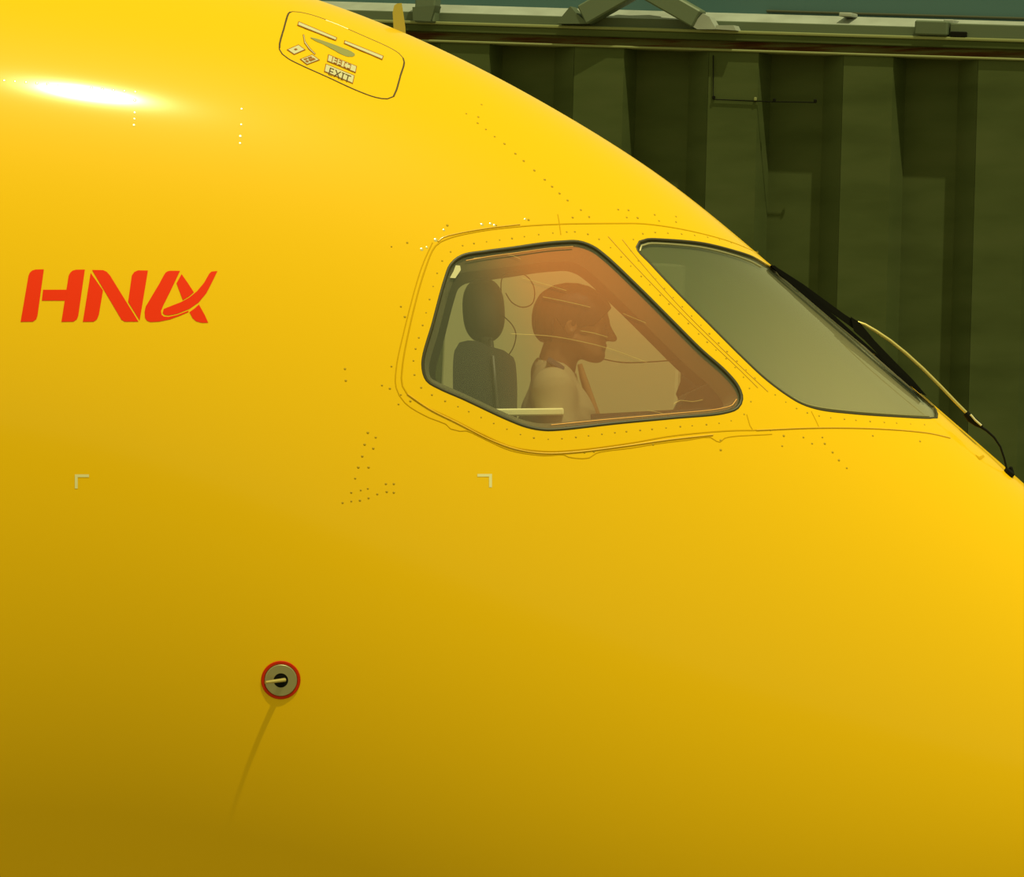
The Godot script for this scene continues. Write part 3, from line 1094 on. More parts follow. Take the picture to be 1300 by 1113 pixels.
func hatch() -> void:
	var h := holder("escape_hatch", plane)
	h.set_meta("label", "overhead escape hatch outlined in black with rescue labels")
	var z := func(a): return pxs(a, 320.0, 0.0, 5.417)
	var out = z.call([[250, 95], [218, 200], [190, 300], [188, 340], [208, 373], [250, 405], [350, 455], [450, 500], [550, 545], [650, 592], [750, 635], [850, 670], [930, 680], [972, 664], [992, 620], [1020, 520], [1046, 430], [1041, 405], [1010, 370], [960, 338], [900, 308], [800, 264], [700, 220], [600, 177], [500, 135], [400, 102], [320, 85], [275, 82]])
	var mb := MB.new()
	patch(mb, curve(out, true), 0.0012, 14.0)
	part("panel", mb, M.yellow, h)
	# the gap is wider at the hatch's ends
	mb = MB.new()
	bead(mb, curve(out, true), 1.6, 0.0012, true, 0.0009)
	bead(mb, curve(z.call([[262, 84], [250, 95], [218, 200], [190, 300], [189, 330]]), false), 2.4, 0.0016, false, 0.0009)
	bead(mb, curve(z.call([[1038, 402], [1046, 430], [1020, 520], [992, 620], [972, 664]]), false), 2.4, 0.0016, false, 0.0009)
	part("gap", mb, M.dark_line, h)
	mb = MB.new()
	bead(mb, curve(z.call([[505, 140], [580, 168], [660, 202]]), false), 2.6, 0.002, false, 0.001)
	part("edge_strip", mb, M.steel, h)
	var label := func(q: Array, called: String, lift := 0.0025) -> void:
		var p := poly(z.call(q))
		var b1 := MB.new()
		patch(b1, p, lift, 12.0)
		part(called, b1, M.label_brown, h)
		var b2 := MB.new()
		patch(b2, Geometry2D.offset_polygon(p, -0.95)[0], lift + 0.0006, 12.0)
		part(called, b2, M.label_white, h)
	label.call([[318, 150], [584, 262], [576, 285], [309, 178]], "label")
	label.call([[634, 280], [904, 388], [894, 416], [629, 304]], "label")
	label.call([[236, 345], [318, 309], [368, 346], [288, 381]], "label")
	label.call([[326, 410], [412, 377], [466, 416], [376, 450]], "label")
	label.call([[522, 376], [720, 458], [711, 506], [514, 425]], "label")
	label.call([[505, 440], [705, 522], [692, 580], [493, 496]], "label")
	mb = MB.new()
	patch(mb, poly(z.call([[347, 240], [358, 242], [365, 285], [395, 330], [436, 372], [430, 380], [388, 342], [357, 300]])), 0.0025, 12.0)
	part("arrow_arc", mb, M.label_brown, h)
	mb = MB.new()
	patch(mb, poly(z.call([[351, 245], [356, 246], [362, 288], [392, 334], [431, 373], [428, 376], [391, 340], [360, 298]])), 0.003, 12.0)
	part("arrow_arc", mb, M.label_white, h)
	# recessed release handle
	var hp := curve(z.call([[398, 260], [440, 268], [500, 287], [560, 308], [620, 331], [680, 355], [705, 372], [706, 384], [690, 393], [660, 393], [620, 380], [570, 352], [520, 325], [470, 300], [430, 282]]), true, 3.0)
	mb = MB.new()
	patch(mb, hp, 0.002, 8.0)
	part("release_handle", mb, M.handle, h)
	# lettering: EXIT on the lower plate, worn strokes of two characters above it
	var tm := TextMesh.new()
	var sf := SystemFont.new()
	sf.font_names = PackedStringArray(["Droid Sans"])
	tm.font = sf
	tm.text = "EXIT"
	tm.font_size = 64
	tm.pixel_size = 0.01
	tm.depth = 0.0
	var arr := tm.get_mesh_arrays()
	var vs: PackedVector3Array = arr[Mesh.ARRAY_VERTEX]
	var idx = arr[Mesh.ARRAY_INDEX]
	var order: PackedInt32Array = idx if idx != null else PackedInt32Array(range(vs.size()))
	var box := AABB(vs[0], Vector3.ZERO)
	for p in vs:
		box = box.expand(p)
	mb = MB.new()
	var o2 := Vector2(320 + 522 / 5.417, 515 / 5.417)
	var ux := Vector2(146, 59) / 5.417
	var uy := Vector2(12, -45) / 5.417
	for i in range(0, order.size(), 3):
		var ps := []
		var ns := []
		for k in 3:
			var q := vs[order[i + k]]
			var w := o2 + ux * ((q.x - box.position.x) / box.size.x) + uy * ((q.y - box.position.y) / box.size.y)
			var c := surf(w.x, w.y)
			ps.append(c + nrm(c) * 0.0042); ns.append(nrm(c))
		mb.tri(ps[0], ps[1], ps[2], ns[0], ns[1], ns[2])
	part("exit_text", mb, M.print, h)
	mb = MB.new()
	var cu := Vector2(0.925, 0.38)
	var cv := Vector2(0.24, -0.97)
	# strokes as (u, v, length along u or v) on the plate, in photo zoom units
	for st in [[0, 0, 0, 34, 6], [14, 32, 22, 0, 5], [14, 17, 22, 0, 5], [14, 0, 22, 0, 5], [36, 0, 0, 32, 5], [48, 30, 20, 0, 5], [48, 16, 20, 0, 5], [48, 0, 20, 0, 5], [68, 0, 0, 32, 5], [90, 0, 0, 32, 5], [90, 30, 14, 0, 5], [90, 0, 14, 0, 5], [112, 30, 22, 0, 5], [112, 0, 22, 0, 5], [134, 0, 0, 32, 5]]:
		var a: Vector2 = Vector2(546, 430) + cu * st[0] + cv * st[1]
		var b: Vector2 = a + cu * st[2] + cv * st[3]
		var d := (b - a).normalized()
		var nn: Vector2 = Vector2(d.y, -d.x) * st[4] * 0.5
		patch(mb, poly(z.call([[a.x + nn.x, a.y + nn.y], [b.x + nn.x, b.y + nn.y], [b.x - nn.x, b.y - nn.y], [a.x - nn.x, a.y - nn.y]])), 0.0042, 12.0)
	part("worn_text", mb, M.label_brown, h)
	mb = MB.new()
	for st in [[[285, 344], [300, 338], [312, 346], [297, 352]], [[350, 412], [372, 404], [382, 410], [360, 419]], [[378, 402], [402, 393], [414, 401], [390, 410]], [[384, 416], [420, 403], [436, 414], [400, 428]], [[362, 424], [376, 419], [390, 430], [376, 436]]]:
		mb = MB.new()
		patch(mb, poly(z.call(st)), 0.0042, 12.0)
		part("pictogram", mb, M.label_brown, h)


func dots(mb: MB, pts: Array, r := 0.0038, h := 0.0014, lean := 1.0) -> void:
	for p in pts:
		dome(mb, p[0], p[1], r * rng.randf_range(0.8, 1.15), h, lean)


func fasteners() -> void:
	rng.seed = 5
	var mb := MB.new()
	# along both window frames
	for w in [[side_win, 12.5, 17.0], [wind_win, 9.0, 17.0]]:
		var ring: PackedVector2Array = Geometry2D.offset_polygon(w[0], w[1], Geometry2D.JOIN_ROUND)[0]
		var acc := 0.0
		for i in ring.size():
			var a := ring[i]
			var b := ring[(i + 1) % ring.size()]
			var l := a.distance_to(b)
			while acc < l:
				var q := a.lerp(b, acc / l)
				acc += w[2] * rng.randf_range(0.85, 1.1)
				if q.x < 965.0 or (q.y > 500.0 and q.x < 1180.0):
					dome(mb, q.x, q.y, 0.0032 * rng.randf_range(0.7, 1.1), 0.001)
			acc -= l
	# scattered rows seen on the skin
	dots(mb, pxs([[910, 160], [965, 175], [1000, 232], [1040, 265], [1085, 298], [1135, 343], [1172, 376], [1222, 420], [1270, 462], [980, 118], [962, 203]], 340, 100, 3.611))
	dots(mb, pxs([[90, 15], [138, 58], [186, 101], [220, 133], [254, 164], [291, 196], [352, 240], [314, 275], [390, 273], [523, 238], [570, 241], [562, 274], [612, 276], [710, 290], [788, 270], [788, 295], [690, 262]], 640, 200, 3.611))
	dots(mb, [[497, 313], [517, 308], [509, 389], [514, 402], [438, 468], [439, 483], [497, 465], [485, 489], [495, 493], [509, 501], [506, 513], [521, 509], [569, 532], [581, 536], [655, 570], [467, 549], [477, 555], [463, 564], [474, 569], [460, 579], [455, 593], [468, 593], [451, 607], [458, 622], [467, 620], [446, 625], [435, 638], [446, 636], [457, 635], [468, 632], [479, 627], [490, 614], [500, 614], [491, 624], [500, 625], [742, 574], [754, 573], [829, 564], [915, 559], [915, 571], [978, 546], [995, 553], [993, 566], [1020, 555], [1031, 563], [1044, 555], [1047, 563], [1057, 574], [1065, 584], [1075, 594], [1108, 553], [1168, 560], [568, 286], [630, 286], [671, 279], [727, 276], [748, 275]])
	part("fasteners", mb, M.fastener, plane, "", "stuff")
	# heads in a paler metal and flatter shape to paint their sun glints
	mb = MB.new()
	var bright := []
	for i in 13:
		bright.append([5 + i * 13.9, 102 + i * 1.2])
	for p in [[171, 127], [171, 143], [170.6, 151], [170, 159], [307, 138], [306.5, 158], [305.5, 173], [305, 182], [535.5, 316.5], [542, 314], [563.6, 292], [612, 285], [623, 284], [628, 286], [667, 278]]:
		bright.append(p)
	dots(mb, bright, 0.0046, 0.001, 0.22)
	dots(mb, [[553, 304.5]], 0.0065, 0.0015, 0.3)  # extra bright head standing in for a glint on the bead
	part("glint_fasteners", mb, M.fastener_glint, plane, "", "stuff")


func frame_at(px: float, py: float) -> Transform3D:   # z out of the skin, y up along it
	var c := surf(px, py)
	var nn := nrm(c)
	var x := Vector3.UP.cross(nn).normalized()
	return Transform3D(Basis(x, nn.cross(x), nn), c)


func probe() -> void:
	var p := holder("airflow_vane", plane)
	p.set_meta("label", "round sensor plate ringed in red with a small vane")
	var f := frame_at(356.5, 863)
	var mb := MB.new()
	mb.lathe(f, [Vector2(21.0 * K1, 0.0003), Vector2(21.5 * K1, 0.003), Vector2(24.6 * K1, 0.003), Vector2(25.3 * K1, 0.0003)], 48)
	part("red_ring", mb, M.red_dark, p)
	mb = MB.new()
	mb.lathe(f, [Vector2(9.0 * K1, 0.0), Vector2(9.4 * K1, 0.006), Vector2(20.0 * K1, 0.006), Vector2(20.6 * K1, 0.005), Vector2(20.9 * K1, 0.0005)], 48)
	part("plate", mb, M.steel, p)
	mb = MB.new()
	mb.lathe(f, [Vector2(0.0, 0.0052), Vector2(5.0 * K1, 0.0052), Vector2(8.6 * K1, 0.0048), Vector2(9.3 * K1, 0.0055)], 40)
	part("hub", mb, M.black, p)
	mb = MB.new()
	var a := f * Vector3(5.0 * K1, 0.5 * K1, 0.004)
	var b := at(337, 866, surf(356.5, 863).z + 0.055)
	var path := []
	var rad := []
	for i in 9:
		path.append(a.lerp(b, i / 8.0))
		rad.append(lerpf(0.0062, 0.0042, i / 8.0))
	mb.tube(path, rad, 12, 1.0)
	part("vane", mb, M.pin, p)


func wiper() -> void:
	var w := holder("wiper", plane)
	w.set_meta("label", "black windshield wiper with a bare metal arm")
	var z := 0.10
	var q := func(a: Array, dz := 0.0):
		var o := []
		for p in a:
			o.append(at(p[0], p[1], z + dz))
		return o
	var flatp := func(pts: Array, d: float, dz := 0.0):
		var g := PackedVector2Array()
		for p in q.call(pts, dz):
			g.append(Vector2(p.x, p.y))
		var m := MB.new()
		m.extrude(Transform3D(Basis(), Vector3(0, 0, z + dz)), g, -d, d)
		return m
	# blade, its carrier bow and lower yoke
	part("blade", flatp.call([[978, 337], [983, 337], [1000, 350], [1040, 384], [1085, 424], [1130, 464], [1158, 487], [1176, 502], [1168, 499], [1140, 477], [1110, 449], [1085, 429], [1055, 404], [1020, 374], [994, 352]], 0.018), M.rubber, w)
	part("carrier", flatp.call([[979, 336], [992, 343], [1020, 361], [1046, 380], [1072, 399], [1091, 411], [1093, 416], [1086, 419], [1060, 400], [1042, 387], [1012, 366], [990, 350]], 0.012, -0.004), M.black, w)
	part("yoke", flatp.call([[1080, 402], [1092, 410], [1110, 432], [1136, 459], [1158, 481], [1176, 502], [1160, 492], [1134, 470], [1117, 452], [1098, 432], [1084, 420]], 0.009, 0.006), M.black, w)
	var mb := MB.new()
	mb.tube(q.call([[1089, 409], [1098, 412], [1112, 420], [1130, 432], [1150, 448], [1172, 468], [1195, 491], [1215, 512], [1229, 526]], 0.01), 0.0048, 10)
	part("arm", mb, M.pin, w)
	mb = MB.new()
	mb.tube(q.call([[1226, 524], [1232, 531], [1240, 537], [1247, 542]], 0.01), [0.010, 0.0125, 0.011, 0.006], 12)
	part("arm_joint", mb, M.black, w)
	mb = MB.new()
	mb.tube(q.call([[1232, 526], [1238, 533], [1246, 540]], 0.022), 0.0032, 8)
	part("joint_pin", mb, M.label_white, w)
	mb = MB.new()
	mb.tube(q.call([[1244, 541], [1252, 546], [1262, 555], [1270, 567], [1275, 582], [1278, 595], [1281, 601]], 0.01), [0.0045, 0.004, 0.0035, 0.0032, 0.0032, 0.0032, 0.004], 10)
	part("hose", mb, M.black, w)
	mb = MB.new()
	mb.box(Transform3D(Basis(Vector3.BACK, -0.7), at(1281, 600, z)), Vector3(0.034, 0.02, 0.04), 0.006)
	mb.box(Transform3D(Basis(Vector3.BACK, 0.3), at(1284, 597, z)), Vector3(0.012, 0.026, 0.02), 0.004)
	part("hose_mount", mb, M.black, w)
	# small chipped mark by the mount
	mb = MB.new()
	patch(mb, poly([[1238, 577], [1243, 580], [1248, 577.5], [1250, 579.5], [1246, 583], [1243, 583.5]]), 0.001, 10.0)
	part("paint_chip", mb, M.seam, plane)


func antenna() -> void:
	var mb := MB.new()
	var g := PackedVector2Array()
	for p in [[501, 52], [499.5, 34], [498.5, 16], [500.5, 7], [504, 4.5], [510, 4], [512, 16], [514.5, 34], [516, 58]]:
		var c := at(p[0], p[1], -0.02)
		g.append(Vector2(c.x, c.y))
	mb.extrude(Transform3D(Basis(), Vector3(0, 0, -0.02)), g, -0.006, 0.006)
	part("blade_antenna", mb, M.antenna if M.has("antenna") else mat(lin(0.36, 0.29, 0.04), 0.5), plane, "dull yellow blade antenna")


func nose_gear() -> void:
	var g := holder("nose_gear", plane)
	var x := (500 - 650) * K1
	var d := dims(x)
	var mb := MB.new()
	mb.tube([Vector3(x, GROUND + 0.5, 0), Vector3(x, GROUND + 1.6, 0), Vector3(x - 0.1, d.y - LOW_END * d.x + 0.2, 0)], [0.07, 0.09, 0.13], 18)
	mb.tube([Vector3(x, GROUND + 0.5, -0.32), Vector3(x, GROUND + 0.5, 0.32)], 0.05, 14)
	part("strut", mb, M.steel, g)
	for s in [-1, 1]:
		mb = MB.new()
		mb.lathe(Transform3D(Basis(), Vector3(x, GROUND + 0.5, s * 0.28)), [Vector2(0.0, -0.1), Vector2(0.26, -0.11), Vector2(0.42, -0.15), Vector2(0.485, -0.11), Vector2(0.5, 0.0), Vector2(0.485, 0.11), Vector2(0.42, 0.15), Vector2(0.26, 0.11), Vector2(0.0, 0.1)], 40)
		part("wheel", mb, M.rubber, g)


# ---------------------------------------------------------------- flight deck
const PZ := 0.42      # the near pilot's centre plane


func cockpit() -> void:
	var c := holder("flight_deck", plane)
	# floor
	var mb := MB.new()
	for k in 30:
		var xa := (444.0 + 28.0 * k - 650.0) * K1
		var xb := (444.0 + 28.0 * (k + 1) - 650.0) * K1
		var za := zat(xa, -0.99) - 0.075
		var zb := zat(xb, -0.99) - 0.075
		for y in [-0.99, -1.02]:
			mb.quad(Vector3(xa, y, -za), Vector3(xb, y, -zb), Vector3(xb, y, zb), Vector3(xa, y, za), Vector3(0, 1 if y > -1.0 else -1, 0))
	part("deck_floor", mb, M.panel, c)
	# side consoles under the windows
	for s in [-1, 1]:
		mb = MB.new()
		var a := at(640, 531, 0.86)
		var b := at(905, 517, 0.74)
		var g := PackedVector2Array([Vector2(a.x, a.y), Vector2(b.x, b.y), Vector2(b.x, -0.5), Vector2(a.x - 0.25, -0.5), Vector2(a.x - 0.25, a.y - 0.12)])
		var deep := 1.0
		for p in g:
			deep = minf(deep, zat(p.x, p.y))
		mb.extrude(Transform3D(), g, s * 0.5, s * (deep - 0.07))
		part("side_console", mb, M.plastic, c)
	# instrument panel with its glareshield
	mb = MB.new()
	var g2 := PackedVector2Array()
	for p in [[872, 500], [900, 487], [960, 494], [1020, 512], [1060, 535], [1050, 640], [900, 700], [885, 640], [878, 530], [862, 518]]:
		var q := at(p[0], p[1], 0.3)
		g2.append(Vector2(q.x, q.y))
	var half := 1.0
	for p in g2:
		half = minf(half, zat(p.x, p.y) - 0.07)
	mb.extrude(Transform3D(), g2, -half, half)
	part("instrument_panel", mb, M.panel, c)
	# a folded sun blind at the front corner of the far window
	mb = MB.new()
	var g3 := PackedVector2Array()
	for p in [[880, 440], [905, 470], [905, 520], [868, 522], [858, 500], [866, 478], [872, 470]]:
		var q := at(p[0], p[1], -0.6)
		g3.append(Vector2(q.x, q.y))
	mb.extrude(Transform3D(Basis(), Vector3(0, 0, -0.6)), g3, -0.01, 0.01)
	part("sun_blind", mb, M.panel, c)


func seat() -> void:
	var s := thing("pilot_seat", "dark padded pilot seat with oval headrest behind the cockpit side window", "seat", Vector3(at(640, 700, PZ).x, -0.99, PZ))
	var mb := MB.new()
	var c := at(614, 394, PZ)
	mb.ellipsoid(Transform3D(Basis(Vector3.BACK, 0.06), c), Vector3(0.064, 0.097, 0.125), 28, 18, 0.8)
	part("headrest", mb, M.leather, s)
	for dz in [-0.06, 0.06]:
		mb = MB.new()
		mb.tube([at(616, 415, PZ) + Vector3(0, 0, dz), at(617, 450, PZ) + Vector3(0, 0, dz)], 0.022, 12)
		part("headrest_post", mb, M.plastic, s)
	mb = MB.new()
	var o := []
	for p in curve([[578, 446], [584, 436], [606, 434], [622, 441], [640, 446], [652, 455], [656, 480], [656, 560], [660, 660], [664, 690], [592, 695], [580, 600], [576, 500]], true, 8.0):
		var q := at(p.x, p.y, PZ)
		o.append(Vector2(q.x, q.y))
	mb.extrude(Transform3D(), PackedVector2Array(o), PZ - 0.22, PZ + 0.22)
	part("backrest", mb, M.leather, s)
	mb = MB.new()
	mb.box(Transform3D(Basis(Vector3.BACK, 0.06), at(728, 706, PZ)), Vector3(0.46, 0.11, 0.48), 0.03)
	part("seat_cushion", mb, M.leather, s)
	for dz in [-0.27, 0.27]:
		mb = MB.new()
		mb.box(Transform3D(Basis(), at(690, 636, PZ) + Vector3(0, 0, dz)), Vector3(0.30, 0.045, 0.05), 0.015)
		part("armrest", mb, M.plastic, s)
	mb = MB.new()
	mb.box(Transform3D(Basis(), Vector3(at(700, 0, PZ).x, -0.72, PZ)), Vector3(0.2, 0.54, 0.24), 0.02)
	mb.box(Transform3D(Basis(), Vector3(at(700, 0, PZ).x, -0.97, PZ)), Vector3(0.42, 0.04, 0.4), 0.01)
	part("seat_base", mb, M.plastic, s)
	mb = MB.new()
	mb.tube([at(623, 433, PZ + 0.1), at(626, 455, PZ + 0.225), at(630, 500, PZ + 0.226), at(634, 560, PZ + 0.226)], 0.008, 8)
	part("shoulder_harness", mb, M.plastic, s)


func pilot() -> void:
	var p := thing("person", "pilot in a white shirt with dark hair looking down behind the side window", "person", Vector3(at(720, 690, PZ).x, -0.42, PZ))
	var k := (D - PZ) / F
	var hb := Basis(Vector3.BACK, -0.16)
	var ho := at(730, 411, PZ)
	var to_h := Transform3D(hb * Basis.from_scale(Vector3(1.07, 0.88, 1.0)), ho).affine_inverse()
	var nb := at(706, 468, PZ)           # foot of the neck
	var head := func(w: Vector3) -> float:
		var q: Vector3 = to_h * w
		q.z = absf(q.z)
		var d := ell(q, Vector3(-0.008, 0.032, 0), Vector3(0.098, 0.09, 0.076))
		d = smin(d, ell(q, Vector3(0.045, -0.035, 0), Vector3(0.05, 0.075, 0.056)), 0.03)
		d = smin(d, cap(q, Vector3(0.075, -0.098, 0), Vector3(0.06, -0.09, 0.02), 0.022, 0.022), 0.03)     # chin
		d = smin(d, cap(q, Vector3(0.0, -0.055, 0.055), Vector3(0.06, -0.09, 0.02), 0.02, 0.018), 0.03)    # jaw
		d = smin(d, cap(q, Vector3(0.088, 0.018, 0), Vector3(0.112, -0.028, 0), 0.007, 0.0125), 0.012)     # nose
		d = smin(d, cap(q, Vector3(0.1, -0.033, 0.006), Vector3(0.094, -0.033, 0.013), 0.007, 0.006), 0.008)
		d = smin(d, cap(q, Vector3(0.092, -0.058, 0.0), Vector3(0.082, -0.06, 0.02), 0.0075, 0.004), 0.006)   # lips
		d = smin(d, cap(q, Vector3(0.09, -0.07, 0.0), Vector3(0.08, -0.069, 0.017), 0.0075, 0.004), 0.006)
		d = smin(d, cap(q, Vector3(0.084, 0.028, 0.012), Vector3(0.07, 0.03, 0.046), 0.008, 0.007), 0.014)    # brow
		d = maxf(d, -ell(q, Vector3(0.089, 0.006, 0.031), Vector3(0.014, 0.010, 0.015)))                      # eye socket
		d = minf(d, ell(q, Vector3(0.072, 0.006, 0.031), Vector3(0.013, 0.0115, 0.0125)))                     # eyeball
		d = smin(d, ell(q, Vector3(-0.012, -0.012, 0.078), Vector3(0.018, 0.031, 0.009)), 0.008)              # ear
		d = maxf(d, -ell(q, Vector3(-0.006, -0.01, 0.088), Vector3(0.010, 0.019, 0.008)))
		var neck := cap(w, ho + hb * Vector3(-0.028, -0.055, 0), nb + Vector3(-0.012, -0.045, 0), 0.054, 0.062)
		return smin(d, neck, 0.03)
	var body := nets(head, ho + Vector3(-0.2, -0.25, -0.11), ho + Vector3(0.18, 0.16, 0.11), 0.0036)
	# forearms and hands reach forward to the lap, below the sill
	for s in [-1, 1]:
		var el := at(716, 590, PZ) + Vector3(0, 0, s * 0.25)
		var wr := at(812, 624, PZ) + Vector3(0, 0, s * 0.12)
		var dir: Vector3 = (wr - el).normalized()
		var sd := dir.cross(Vector3.UP).normalized()
		var up := sd.cross(dir)
		var pal: Vector3 = wr + dir * 0.055
		var hand := func(w: Vector3) -> float:
			var d := cap(w, el, wr, 0.044, 0.029)
			d = smin(d, cap(w, wr + dir * 0.02 - sd * 0.016, wr + dir * 0.082 - sd * 0.026, 0.02, 0.015), 0.02)
			d = smin(d, cap(w, wr + dir * 0.02 + sd * 0.016, wr + dir * 0.082 + sd * 0.026, 0.02, 0.015), 0.02)
			d = smin(d, cap(w, wr, pal + dir * 0.025, 0.024, 0.018), 0.02)
			for fi in 4:
				var off := (fi - 1.5) * 0.0205
				var l: float = [0.9, 1.0, 0.94, 0.75][fi]
				var a := pal + dir * 0.03 + sd * off
				var b := a + (dir * 0.9 - up * 0.35).normalized() * 0.042 * l
				var c := b + (dir * 0.55 - up * 0.8).normalized() * 0.028 * l
				var e := c + (dir * 0.1 - up).normalized() * 0.02 * l
				d = smin(d, minf(minf(cap(w, a, b, 0.0092, 0.0088), cap(w, b, c, 0.0088, 0.008)), cap(w, c, e, 0.008, 0.0072)), 0.004)
			var ta: Vector3 = wr + dir * 0.03 - sd * s * 0.026
			var tb: Vector3 = ta + (dir * 0.7 - sd * s * 0.6 - up * 0.2) * 0.04
			var tc: Vector3 = tb + (dir * 0.95 - sd * s * 0.1 - up * 0.4) * 0.03
			return smin(d, minf(cap(w, ta, tb, 0.013, 0.0105), cap(w, tb, tc, 0.0105, 0.0085)), 0.008)
		var lo := Vector3(minf(el.x, wr.x) - 0.06, minf(el.y, wr.y) - 0.13, minf(el.z, wr.z) - 0.09)
		var hi := Vector3(maxf(el.x, wr.x) + 0.22, maxf(el.y, wr.y) + 0.06, maxf(el.z, wr.z) + 0.09)
		var hm := nets(hand, lo, hi, 0.005)
		body.v.append_array(hm.v); body.n.append_array(hm.n)
	part("body", body, M.skin, p)
	var hair := func(w: Vector3) -> float:
		var q: Vector3 = to_h * w
		q.z = absf(q.z)
		var d := ell(q, Vector3(-0.01, 0.036, 0), Vector3(0.112, 0.103, 0.087))
		d = smin(d, ell(q, Vector3(-0.05, -0.02, 0), Vector3(0.066, 0.075, 0.07)), 0.04)
		var face := (q.x * 0.88 - q.y * 0.475) - 0.048           # cut off in front of the hairline
		var ear := (q.x * 0.35 - q.y) - 0.016 + maxf(0.0, -q.x - 0.03) * 1.6
		return maxf(d, maxf(minf(face, 0.2), -0.2 if q.x > 0.2 else minf(ear, q.x + 0.06) if q.x > -0.06 else -q.y - 0.08)) + 0.0012 * sin(q.x * 190.0 + q.z * 60.0) * sin(q.z * 170.0)
	part("hair", nets(hair, ho + Vector3(-0.17, -0.16, -0.11), ho + Vector3(0.16, 0.17, 0.11), 0.004), M.hair, p)
	for s in [-1, 1]:
		var e := MB.new()
		e.ellipsoid(Transform3D(hb, ho + hb * Vector3(0.0805, 0.006, s * 0.031)), Vector3(0.0058, 0.0058, 0.0062), 14, 10)
		part("eye", e, M.hair, p)
	# shirt: chest, shoulders and short sleeves
	var hip := at(705, 672, PZ)
	var chest := at(707, 528, PZ)
	var shirt := func(w: Vector3) -> float:
		var q := w
		q.z = PZ + absf(w.z - PZ)
		var d := 1e3
		for zo in [0.0, 0.075]:
			var o := Vector3(0, 0, zo)
			d = minf(d, smin(cap(q, hip + o, chest + o, 0.105, 0.104), cap(q, chest + o, nb + Vector3(-0.005, -0.05, zo * 0.7), 0.104, 0.062), 0.05))
		d = smin(d, cap(q, nb + Vector3(-0.012, -0.028, 0.03), nb + Vector3(-0.012, -0.055, 0.165), 0.042, 0.056), 0.05)
		var sh := nb + Vector3(-0.008, -0.072, 0.178)
		d = smin(d, cap(q, sh, sh + Vector3(0.018, -0.17, 0.04), 0.06, 0.056), 0.035)
		d = smin(d, cap(q, nb + Vector3(-0.014, -0.012, 0), nb + Vector3(0.0, -0.03, 0), 0.063, 0.062), 0.012)
		var fold := 0.0022 * sin((q.x * 0.6 + q.y) * 70.0 + sin(q.z * 30.0) * 1.5) * smoothstep(0.0, 0.12, nb.y - 0.06 - q.y)
		# open at the neck and cut off at the hem of the sleeve
		return maxf(d + fold, -cap(w, nb + Vector3(-0.01, -0.02, 0), ho + hb * Vector3(-0.02, -0.06, 0), 0.057, 0.057))
	part("shirt", nets(shirt, Vector3(hip.x - 0.2, hip.y - 0.15, PZ - 0.34), Vector3(hip.x + 0.2, nb.y + 0.08, PZ + 0.34), 0.0075), M.shirt, p)
	# upper arms below the sleeves belong to the skin
	for s in [-1, 1]:
		var arms := MB.new()
		var el := at(716, 590, PZ) + Vector3(0, 0, s * 0.25)
		var sh := nb + Vector3(-0.008, -0.09, s * 0.18)
		arms.tube([sh, sh.lerp(el, 0.4), sh.lerp(el, 0.8), el], [0.045, 0.049, 0.044, 0.042], 16)
		part("upper_arm", arms, M.skin, p)
	var legs := func(w: Vector3) -> float:
		var q := w
		q.z = PZ + absf(w.z - PZ)
		var kn := at(905, 690, PZ) + Vector3(0, 0, 0.12)
		var an := Vector3(kn.x + 0.06, -0.90, PZ + 0.12)
		var d := smin(cap(q, hip + Vector3(0.0, -0.02, 0.08), kn, 0.098, 0.066), cap(q, kn, an, 0.064, 0.045), 0.04)
		d = smin(d, cap(q, an + Vector3(0, -0.035, 0), an + Vector3(0.16, -0.05, 0.01), 0.042, 0.034), 0.02)
		return smin(d, cap(q, hip + Vector3(0, -0.01, 0), hip + Vector3(0, -0.01, 0.08), 0.108, 0.108), 0.05)
	part("trousers", nets(legs, Vector3(hip.x - 0.2, -1.0, PZ - 0.3), Vector3(hip.x + 0.8, hip.y + 0.14, PZ + 0.3), 0.012), M.trousers, p)
	# shoulder marks and a dark tie down the front
	for s in [-1, 1]:
		var e := MB.new()
		var c := nb + Vector3(-0.002, 0.012, s * 0.13)
		e.box(Transform3D(Basis(Vector3.BACK, -0.55) * Basis(Vector3.RIGHT, s * 0.12), c), Vector3(0.058, 0.009, 0.1), 0.003)
		part("epaulette", e, M.trousers, p)
	var t := MB.new()
	var tp := []
	for q in [[737, 462], [741, 478], [746, 493], [751, 508], [757, 526], [760, 550]]:
		tp.append(at(q[0] - 1.0, q[1], PZ + 0.05))
	t.tube(tp, [0.010, 0.014, 0.016, 0.017, 0.018, 0.02], 10, 0.8, Vector3.RIGHT)
	part("tie", t, M.tie, p)


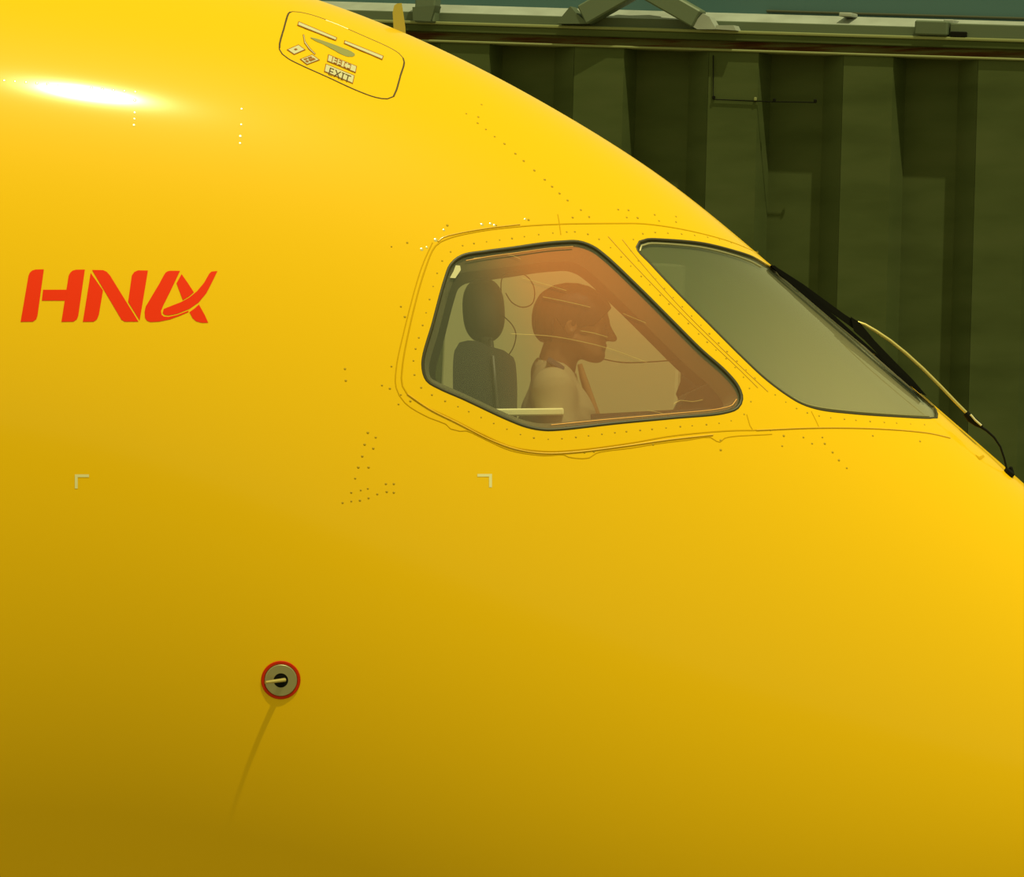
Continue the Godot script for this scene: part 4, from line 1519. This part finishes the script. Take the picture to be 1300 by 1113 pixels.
func small_things() -> void:
	# notes on the sill
	var mb := MB.new()
	mb.box(Transform3D(Basis(Vector3.BACK, 0.012), at(672, 523, surf(672, 523).z - 0.13)), Vector3(0.205, 0.022, 0.09), 0.004)
	var o := thing("paper", "cream folded papers lying on the sill inside the side window", "paper", at(672, 527, surf(672, 523).z - 0.13))
	part("sheets", mb, M.cream, o)
	# little placard in the window's upper corner
	var placard := PackedVector2Array([Vector2(576, 344), Vector2(579, 336), Vector2(584.5, 336.5), Vector2(585.5, 342), Vector2(578.5, 352.5), Vector2(571.5, 352)])
	mb = MB.new()
	patch(mb, placard, -0.0035, 8.0)
	part("placard", mb, M.label_white, plane, "small pale placard in the upper corner of the side window")
	# pale slivers painting lamp reflections and highlights on the side window
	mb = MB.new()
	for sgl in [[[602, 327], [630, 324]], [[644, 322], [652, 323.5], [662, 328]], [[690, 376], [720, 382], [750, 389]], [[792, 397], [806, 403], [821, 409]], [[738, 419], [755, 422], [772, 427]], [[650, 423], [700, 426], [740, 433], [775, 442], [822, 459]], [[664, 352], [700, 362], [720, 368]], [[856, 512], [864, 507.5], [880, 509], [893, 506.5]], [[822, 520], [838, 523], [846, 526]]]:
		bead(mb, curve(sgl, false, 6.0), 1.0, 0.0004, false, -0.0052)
	part("lamp_reflections", mb, M.lamp_streak, plane, "pale painted lamp reflections on the side window glass", "stuff")
	# headset cord and overhead cords
	var cord := thing("cord", "thin dark headset cord looping between headrest and pilot", "cord", at(650, 400, PZ))
	mb = MB.new()
	var pts := []
	for q in curve([[636, 378], [638, 352], [650, 345], [668, 350], [678, 365], [676, 385], [664, 390], [650, 384], [642, 372]], false, 4.0):
		pts.append(at(q.x, q.y, 0.2))
	mb.tube(pts, 0.0018, 6)
	part("cable", mb, M.black, cord)
	mb = MB.new()
	pts = []
	for q in curve([[640, 402], [650, 412], [655, 424], [652, 440], [645, 452]], false, 4.0):
		pts.append(at(q.x, q.y, 0.5))
	mb.tube(pts, 0.0018, 6)
	part("cable", mb, M.black, cord)
	mb = MB.new()
	pts = []
	for q in curve([[762, 455], [790, 460], [830, 459], [866, 456]], false, 6.0):
		pts.append(at(q.x, q.y, 0.3))
	mb.tube(pts, 0.0018, 6)
	part("cable", mb, M.black, cord)
